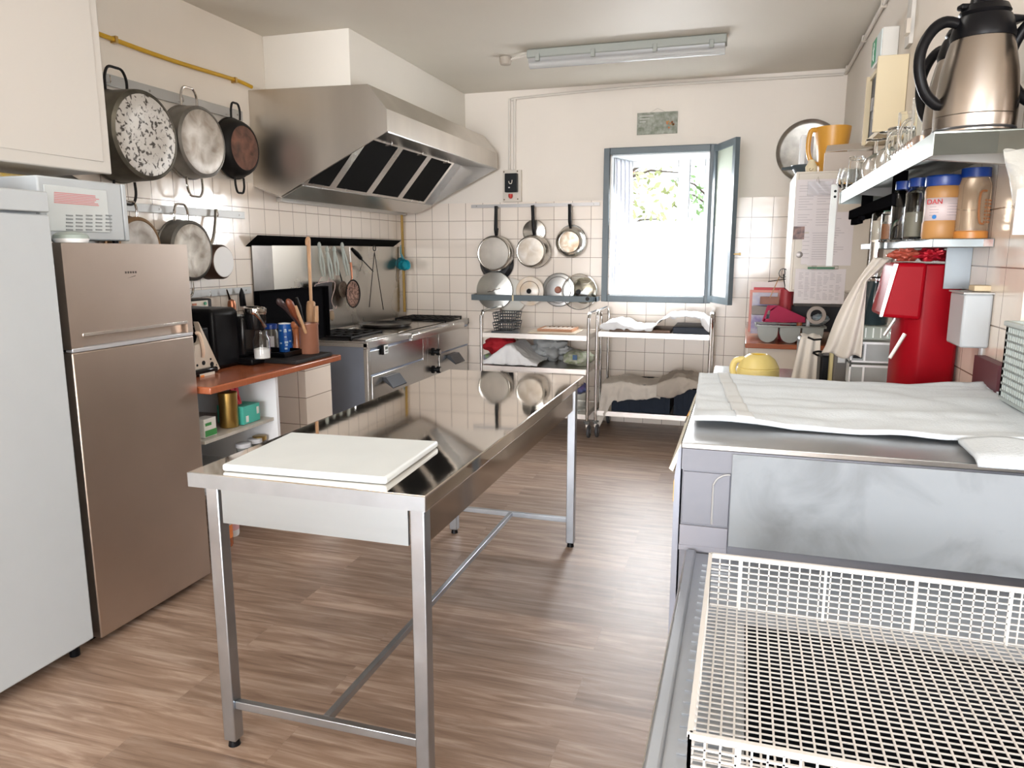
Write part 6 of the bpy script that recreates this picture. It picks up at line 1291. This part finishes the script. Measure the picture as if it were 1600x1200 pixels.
# red dispenser
RY = 2.62; ra, rb = P(1404, 590, y=RY), P(1494, 590, y=RY); rt = P(1450, 413, y=RY).z
t = thing('red_dispenser', 'tall glossy red drinks dispenser with overhanging head and steel spout', 'dispenser', ((ra.x + rb.x) / 2, RY + .1, SC))
b = MB(); xa, xb = ra.x, rb.x; ya, yb = RY, RY + .22
cs = lambda d: [(xa, ya + .06), (xa + .02, ya + .02), (xa + .05, ya), (xb - .04, ya), (xb - .012, ya + .01), (xb, ya + .03), (xb, yb - .02), (xb - .02, yb), (xa + .02, yb), (xa, yb - .02)]
b.prism(cs(0), 'z', SC + .001, rt); b.build('column', RED, t, bevel=.006, seg=3)
hd0 = P(1376, 495, y=RY - .01); ht = P(1402, 413, y=RY - .01)
b = MB(); b.prism([(hd0.x, hd0.z), (xa + .045, hd0.z - .008), (xa + .05, rt + .004), (ht.x - .004, rt + .004)], 'y', RY - .02, RY + .20); b.build('head', RED, t, bevel=.012, seg=3)
MB().prism([(hd0.x - .004, hd0.z), (hd0.x + .004, hd0.z), (ht.x + .002, rt + .002), (ht.x - .008, rt + .002)], 'y', RY - .022, RY - .004).build('front_band', M('silver_trim'), t, bevel=.001)
sp0, sp1 = P(1398, 497, y=RY + .05), P(1381, 524, y=RY + .05)
MB().tube([sp0 + Vector((0, 0, .01)), sp0 + Vector((0, 0, -.005)), sp1], .006, 10).build('spout', M('satin_handle'), t)
MB().tube([P(1414, 522, y=RY - .01), P(1390, 560, y=RY - .03)], .006, 8).build('lever_bar', M('satin_handle'), t)
# bags on the dispenser
crumple('red_foil_bag', 'crumpled red foil bag on top of the red dispenser', 'bag', (P(1462, 405, y=2.66).x, 2.72, rt + .008), (.045, .05, .021), 1, M('red_foil', (.55, .02, .04), .3, .3), 3, .7)
crumple('pink_bag', 'red and brown snack bag at the left on top of the dispenser', 'bag', (P(1425, 405, y=2.66).x, 2.74, rt + .008), (.045, .04, .020), 1, M('brown_red_bag', (.40, .08, .05), .35), 8, .6)
o = thing('oil_bag', 'brown and golden shiny bag hanging right behind the red dispenser', 'bag', P(1508, 430, y=2.85)); c = P(1508, 455, y=2.80)
crumple('x', 'x', 'x', (0, 0, 0), (.1, .1, .1), 1, BLACK, 1); bpy.data.objects.remove(bpy.data.objects['x'])
b = MB().box(P(1500, 430, y=2.78).x, XR - .004, 2.72, 2.80, P(1500, 456, y=2.75).z, P(1500, 414, y=2.75).z); b.build('bag_body', M('brown_gloss', (.14, .07, .03), .2, col2=(.55, .36, .10), vscale=30), o, bevel=.02, seg=4)
# white wall dispenser
wx = .572; a = P(1506, 461, y=2.36); wz1 = P(1530, 460, y=2.34).z; wz0 = P(1530, 545, y=2.34).z
t = thing('paper_dispenser', 'white wall-mounted box dispenser right of the red machine', 'dispenser', (.6, 2.4, wz0))
MB().box(a.x, XR - .001, 2.35, 2.50, wz0, wz1).build('housing', WENAM, t, bevel=.006)
MB().box(a.x - .004, XR - .001, 2.345, 2.505, wz1, wz1 + .004).build('top_seam', GREY, t)
o = MB().rbox((P(1538, 455, y=2.40).x, 2.42, wz1 + .014), (.055, .06, .016)).build('sponge', M('sponge_cream', (.68, .56, .38), .9, 0, bmp=.5, bscale=80), bevel=.003); tag(o, 'cream sponge lying on the white wall dispenser', 'sponge')
DZ_ = 1.072; t = thing('maroon_panel', 'dark maroon panel with a white post under the white dispenser', 'panel', (.63, 2.36, SC)); a, c = P(1541, 548, y=2.36), P(1564, 600, y=2.36)
MB().box(XR - .03, XR - .003, 2.15, 2.36, DZ_ + .004, wz0 - .02).build('panel', M('maroon', (.10, .02, .03), .5), t); MB().box(P(1531, 560, y=2.40).x, P(1541, 560, y=2.40).x, 2.40, 2.42, SC + .001, wz0 - .001).build('post', WHITE, t)

# ================================================================== dishwasher
DX0, DX1, DY0, DY1, DZ = -.100, XR - .006, 1.50, 2.30, 1.072
t = thing('dishwasher', 'light grey dishwasher body with mottled side sheet, towel on its top', 'dishwasher', (.25, 1.9, 0))
PG = M('panel_grey', (.18, .19, .225), .5, .0, var=.10, vscale=4, rvar=.06)
MB().box(DX0, DX1, DY0 + .004, DY1, .08, DZ - .055).box(DX1, 1.25, DY0 + .004, 2.07, .08, DZ - .055).build('body', PG, t)
b = MB(); b.box(DX0 - .004, DX1, DY0 - .002, DY1, DZ - .012, DZ); b.box(DX1, 1.26, DY0 - .002, 2.08, DZ - .012, DZ)
ub = MB(); ub.box(DX0 - .002, DX1, DY0, DY1 - .002, DZ - .056, DZ - .0125); ub.box(DX1, 1.25, DY0, 2.07, DZ - .056, DZ - .0125); ub.build('upper_band', PG, t)
b.build('top', M('top_steel', (.46, .47, .48), .35, .9, var=.1), t, bevel=.002)
px1 = P(1142, 760, y=DY0).x
pz = [P(1100, y_, y=DY0).z for y_ in (712, 822, 862, 902)]
MB().box(DX0 + .002, px1 - .002, DY0, DY0 + .004, pz[1] + .003, DZ - .060).build('side_panel', PG, t, bevel=.001)
MB().box(DX0 - .001, px1 - .002, DY0 - .001, DY0 + .004, pz[2] + .002, pz[1] - .001).build('side_panel', M('pale_panel', (.22, .225, .265), .45, .0), t, bevel=.001)
MB().box(DX0 - .002, px1 - .002, DY0 - .002, DY0 + .004, .855, pz[2] - .001).build('side_panel', M('pale_panel'), t, bevel=.001)
ar = [(px1 - .003 - .028 + .028 * math.cos(a) * 1, 0) for a in (0,)]
az0, az1 = pz[1] + .006, P(1140, 742, y=DY0).z
pts = [(px1 - .034, DY0 - .0005, az0), (px1 - .034, DY0 - .0005, az1 - .03)] + [(px1 - .034 + .032 * (1 - math.cos(a)), DY0 - .0005, az1 - .03 + .03 * math.sin(a)) for a in [PI / 2 * i / 6 for i in range(1, 7)]]
MB().tube(pts, .0022, 8).build('pressed_arch', M('arch_grey', (.36, .37, .38), .4, .5), t)  # grey line of the rounded arch on the panel
MARB = speckle('mottled_zinc', (.215, .238, .262), (.105, .115, .125), 6.5, .26, .52, 0, .55)
MB().box(px1, 1.22, DY0 - .004, DY0 + .004, .862, DZ - .016).build('mottled_sheet', MARB, t, bevel=.001)
# front edge with controls (faces the aisle)
fr_ = MB(); fr_.prism([(DX0 - .004, DZ - .01), (DX0 - .004, .10), (DX0 - .016, .10), (DX0 - .016, DZ - .075), (DX0 - .010, DZ - .02)], 'y', DY0 + .006, DY1); fr_.build('front_door', M('front_steel', (.26, .28, .34), .4, .2), t)
cp_ = MB().prism([(DX0 - .006, DZ - .004), (DX0 - .028, DZ - .060), (DX0 - .020, DZ - .066), (DX0 - .004, DZ - .02)], 'y', DY0 + .01, DY1).build('control_strip', M('cream_strip', (.70, .68, .58), .4), t)
for (px, py, m, s_) in ((1078, 633, 'btn_red', .012), (1076, 655, 'btn_green', .014), (1074, 670, 'btn_black', .012), (1075, 681, 'sticker_yellow', .018)):
    col = {'btn_red': (.6, .03, .03), 'btn_green': (.05, .22, .12), 'btn_black': (.02, .02, .02), 'sticker_yellow': (.75, .45, .03)}[m]
    q = P(px, py, x=DX0 - .020); MB().rbox((DX0 - .0215, q.y, DZ - .045), (.006, s_ * 2.6, s_ * 1.1), ry=.38).build(m.split('_')[0].replace('btn', 'button') + '_' + m.split('_')[1], M(m, col, .4), cp_)
MB().box(DX0 - .0175, DX0 - .016, DY0 + .01, DY0 + .06, DZ - .13, DZ - .085).build('yellow_sticker', M('sticker_yellow'), t)
b = MB()
for X in (DX0 + .06, 1.15):
    b.cyl((X, DY0 + .06, 0), (X, DY0 + .06, .08), .02); 
for X in (DX0 + .06, DX1 - .06): b.cyl((X, DY1 - .06, 0), (X, DY1 - .06, .08), .02)
b.build('foot', BLACK, t)
# towel on top
def fn(u, v):
    xl, xr = -.092 - .022 * v, .86 - .12 * v; x = xl + (xr - xl) * u
    yn = 1.655 - .035 * u + .012 * math.sin(u * 5) ; yf = 2.27 + .01 * math.sin(u * 6)
    if x > .64: yf = 2.04
    y = yn + (yf - yn) * v
    z = DZ + .008 + .016 * abs(hnoise(x * 2.2, y * 9, 1.0)) + .010 * abs(hnoise(x * 8 + 5, y * 8, 1)) + .010 * math.exp(-((x - .62) / .10) ** 2) * (v)
    if v > .9: z += .004
    return (x, y, z)
o = MB().grid(fn, 90, 60).build('towel', M('bath_towel', (.62, .68, .735), .95, 0, bmp=.8, bscale=220, var=.03), solid=.010, angle=80); tag(o, 'white towel laid flat on top of the grey dishwasher', 'towel')
MB().grid(lambda u, v: (lambda q: (q[0], q[1], q[2] + .0065))(fn(.062 + .035 * (1 - v) + .040 * u, .01 + .98 * v)), 6, 60).build('woven_stripe', M('towel_stripe', (.56, .59, .61), .95), o, solid=.002, angle=80)
def fn2(u, v):
    x = P(1522, 690, y=1.52).x + .14 * u; return (x, 1.62 - .14 * v, DZ + .012 + .012 * math.sin(u * 3) * (1 - v) - (0.0 if v < .8 else (v - .8) * .05))
o = MB().grid(fn2, 16, 12).build('towel_corner', M('bath_towel'), solid=.008, angle=80); tag(o, 'folded corner of a white cloth sticking out at the dishwasher edge', 'cloth')
# grey lattice crate on the machine
LC = M('lattice_pale', (.42, .48, .47), .5)
t = thing('lattice_crate', 'pale grey-green lattice crate on the dishwasher at the right edge', 'crate', (.8, 1.9, DZ + .02))
x0, x1, y0, y1, z0, z1 = .605, .98, 1.66, 2.03, DZ + .038, DZ + .038 + .17
b = MB()
def wallg(b, p0, p1, z0, z1, nx, nz, t_=.004):
    p0 = Vector(p0); p1 = Vector(p1)
    for i in range(nx + 1): q = p0.lerp(p1, i / nx); b.bar((q.x, q.y, z0), (q.x, q.y, z1), t_, t_, up=(1, 0, 0))
    for j in range(nz + 1): z = z0 + (z1 - z0) * j / nz; b.bar((p0.x, p0.y, z), (p1.x, p1.y, z), t_, t_)
for (p0, p1) in (((x0, y0), (x0, y1)), ((x0, y0), (x1, y0)), ((x1, y0), (x1, y1)), ((x0, y1), (x1, y1))):
    b = MB(); wallg(b, (*p0, 0), (*p1, 0), z0, z1, 26, 10, .005); b.build('lattice_side', LC, t, smooth=False)
b = MB(); b.box(x0, x1, y0, y1, z0 - .008, z0 - .002); b.build('base', LC, t)
b = MB()
for (a, c, e, f) in ((x0 - .008, x1 + .008, y0 - .008, y0 + .006), (x0 - .008, x1 + .008, y1 - .006, y1 + .008), (x0 - .008, x0 + .006, y0, y1), (x1 - .006, x1 + .008, y0, y1)): b.box(a, c, e, f, z1, z1 + .012)
b.build('rim', LC, t, bevel=.003)

# ================================================================== sink table and basket in the foreground
t = thing('sink_table', 'stainless steel sink table in the right foreground under the wire basket', 'sink', (.3, .9, 0))
TSX0, TSX1, TSY0, TSY1, TSZ = -.085, .68, .30, 1.492, .850
bx0, bx1, by0, by1 = .030, .56, .62, 1.21
RIM = M('sink_rim', (.46, .49, .53), .42, .9, var=.1, vscale=6)
b = MB(); b.box(TSX0 + .02, bx0, TSY0, TSY1, TSZ - .014, TSZ - .008); b.box(bx1, TSX1, TSY0, TSY1, TSZ - .014, TSZ - .008); b.box(bx0, bx1, TSY0, by0, TSZ - .014, TSZ - .008); b.box(bx0, bx1, by1, TSY1, TSZ - .014, TSZ - .008)
for i in range(30): Y = .62 + i * .028; b.box(TSX0 + .035, bx0 - .025, Y, Y + .008, TSZ - .008, TSZ - .0055)
b.build('top', RIM, t)
MB().box(TSX0, TSX0 + .02, TSY0, TSY1, TSZ - .012, TSZ).build('raised_edge', RIM, t, bevel=.004)
MB().box(TSX0 - .002, TSX0 + .002, TSY0, TSY1, TSZ - .105, TSZ - .006).build('skirt', M('skirt_steel', (.62, .58, .54), .2, 1), t)
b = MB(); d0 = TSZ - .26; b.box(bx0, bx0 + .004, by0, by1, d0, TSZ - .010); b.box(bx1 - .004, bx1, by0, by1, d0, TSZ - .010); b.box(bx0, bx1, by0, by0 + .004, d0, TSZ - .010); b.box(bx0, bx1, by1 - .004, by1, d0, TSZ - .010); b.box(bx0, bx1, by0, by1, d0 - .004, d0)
b.build('basin', M('basin_shade', (.012, .015, .022), .45, .2), t)  # steel bowl coloured near black, the shade inside it painted in
for X in (TSX0 + .04, TSX1 - .04):
    for Y in (TSY0 + .05, TSY1 - .08): MB().box(X - .018, X + .018, Y - .018, Y + .018, 0, TSZ - .10 if X > 0 and False else TSZ - .014).build('leg', LEGST, t)
# basket
KX0, KX1, KY0, KY1, KZ0, KZ1 = -.030, .475, .735, 1.235, TSZ + .004, TSZ + .097
t = thing('dish_basket', 'large white plastic-coated lattice dish basket in the right foreground', 'basket', ((KX0 + KX1) / 2, (KY0 + KY1) / 2, KZ0))
BK = M('basket_white', (.72, .71, .70), .4, 0, var=.04)
b = MB(); nx, ny = 32, 40
for i in range(nx + 1): X = KX0 + (KX1 - KX0) * i / nx; b.box(X - .0013, X + .0013, KY0, KY1, KZ0, KZ0 + .0018)
for j in range(ny + 1): Y = KY0 + (KY1 - KY0) * j / ny; b.box(KX0, KX1, Y - .0012, Y + .0012, KZ0 + .0002, KZ0 + .0016)
b.build('bottom_grid', BK, t, smooth=False)
def side(p0, p1, n, posts):
    b = MB(); wallg(b, (*p0, 0), (*p1, 0), KZ0 + .004, KZ1 - .004, n, 8, .0022); o = b.build('side_grid', BK, t, smooth=False)
    b = MB(); P0, P1 = Vector((*p0, 0)), Vector((*p1, 0)); b.bar(P0 + Vector((0, 0, KZ1)), P1 + Vector((0, 0, KZ1)), .006, .006)
    for u in posts: q = P0.lerp(P1, u); b.bar(q + Vector((0, 0, KZ0)), q + Vector((0, 0, KZ1)), .004, .004, up=(1, 0, 0))
    b.build('rim', BK, o, smooth=False)
side((KX0, KY1), (KX1, KY1), 32, (0, .10, .36, .62, .88, 1)); side((KX0, KY0), (KX1, KY0), 32, (0, .10, .36, .62, .88, 1))
side((KX0, KY0), (KX0, KY1), 32, (0, .5, 1)); side((KX1, KY0), (KX1, KY1), 32, (0, .5, 1))
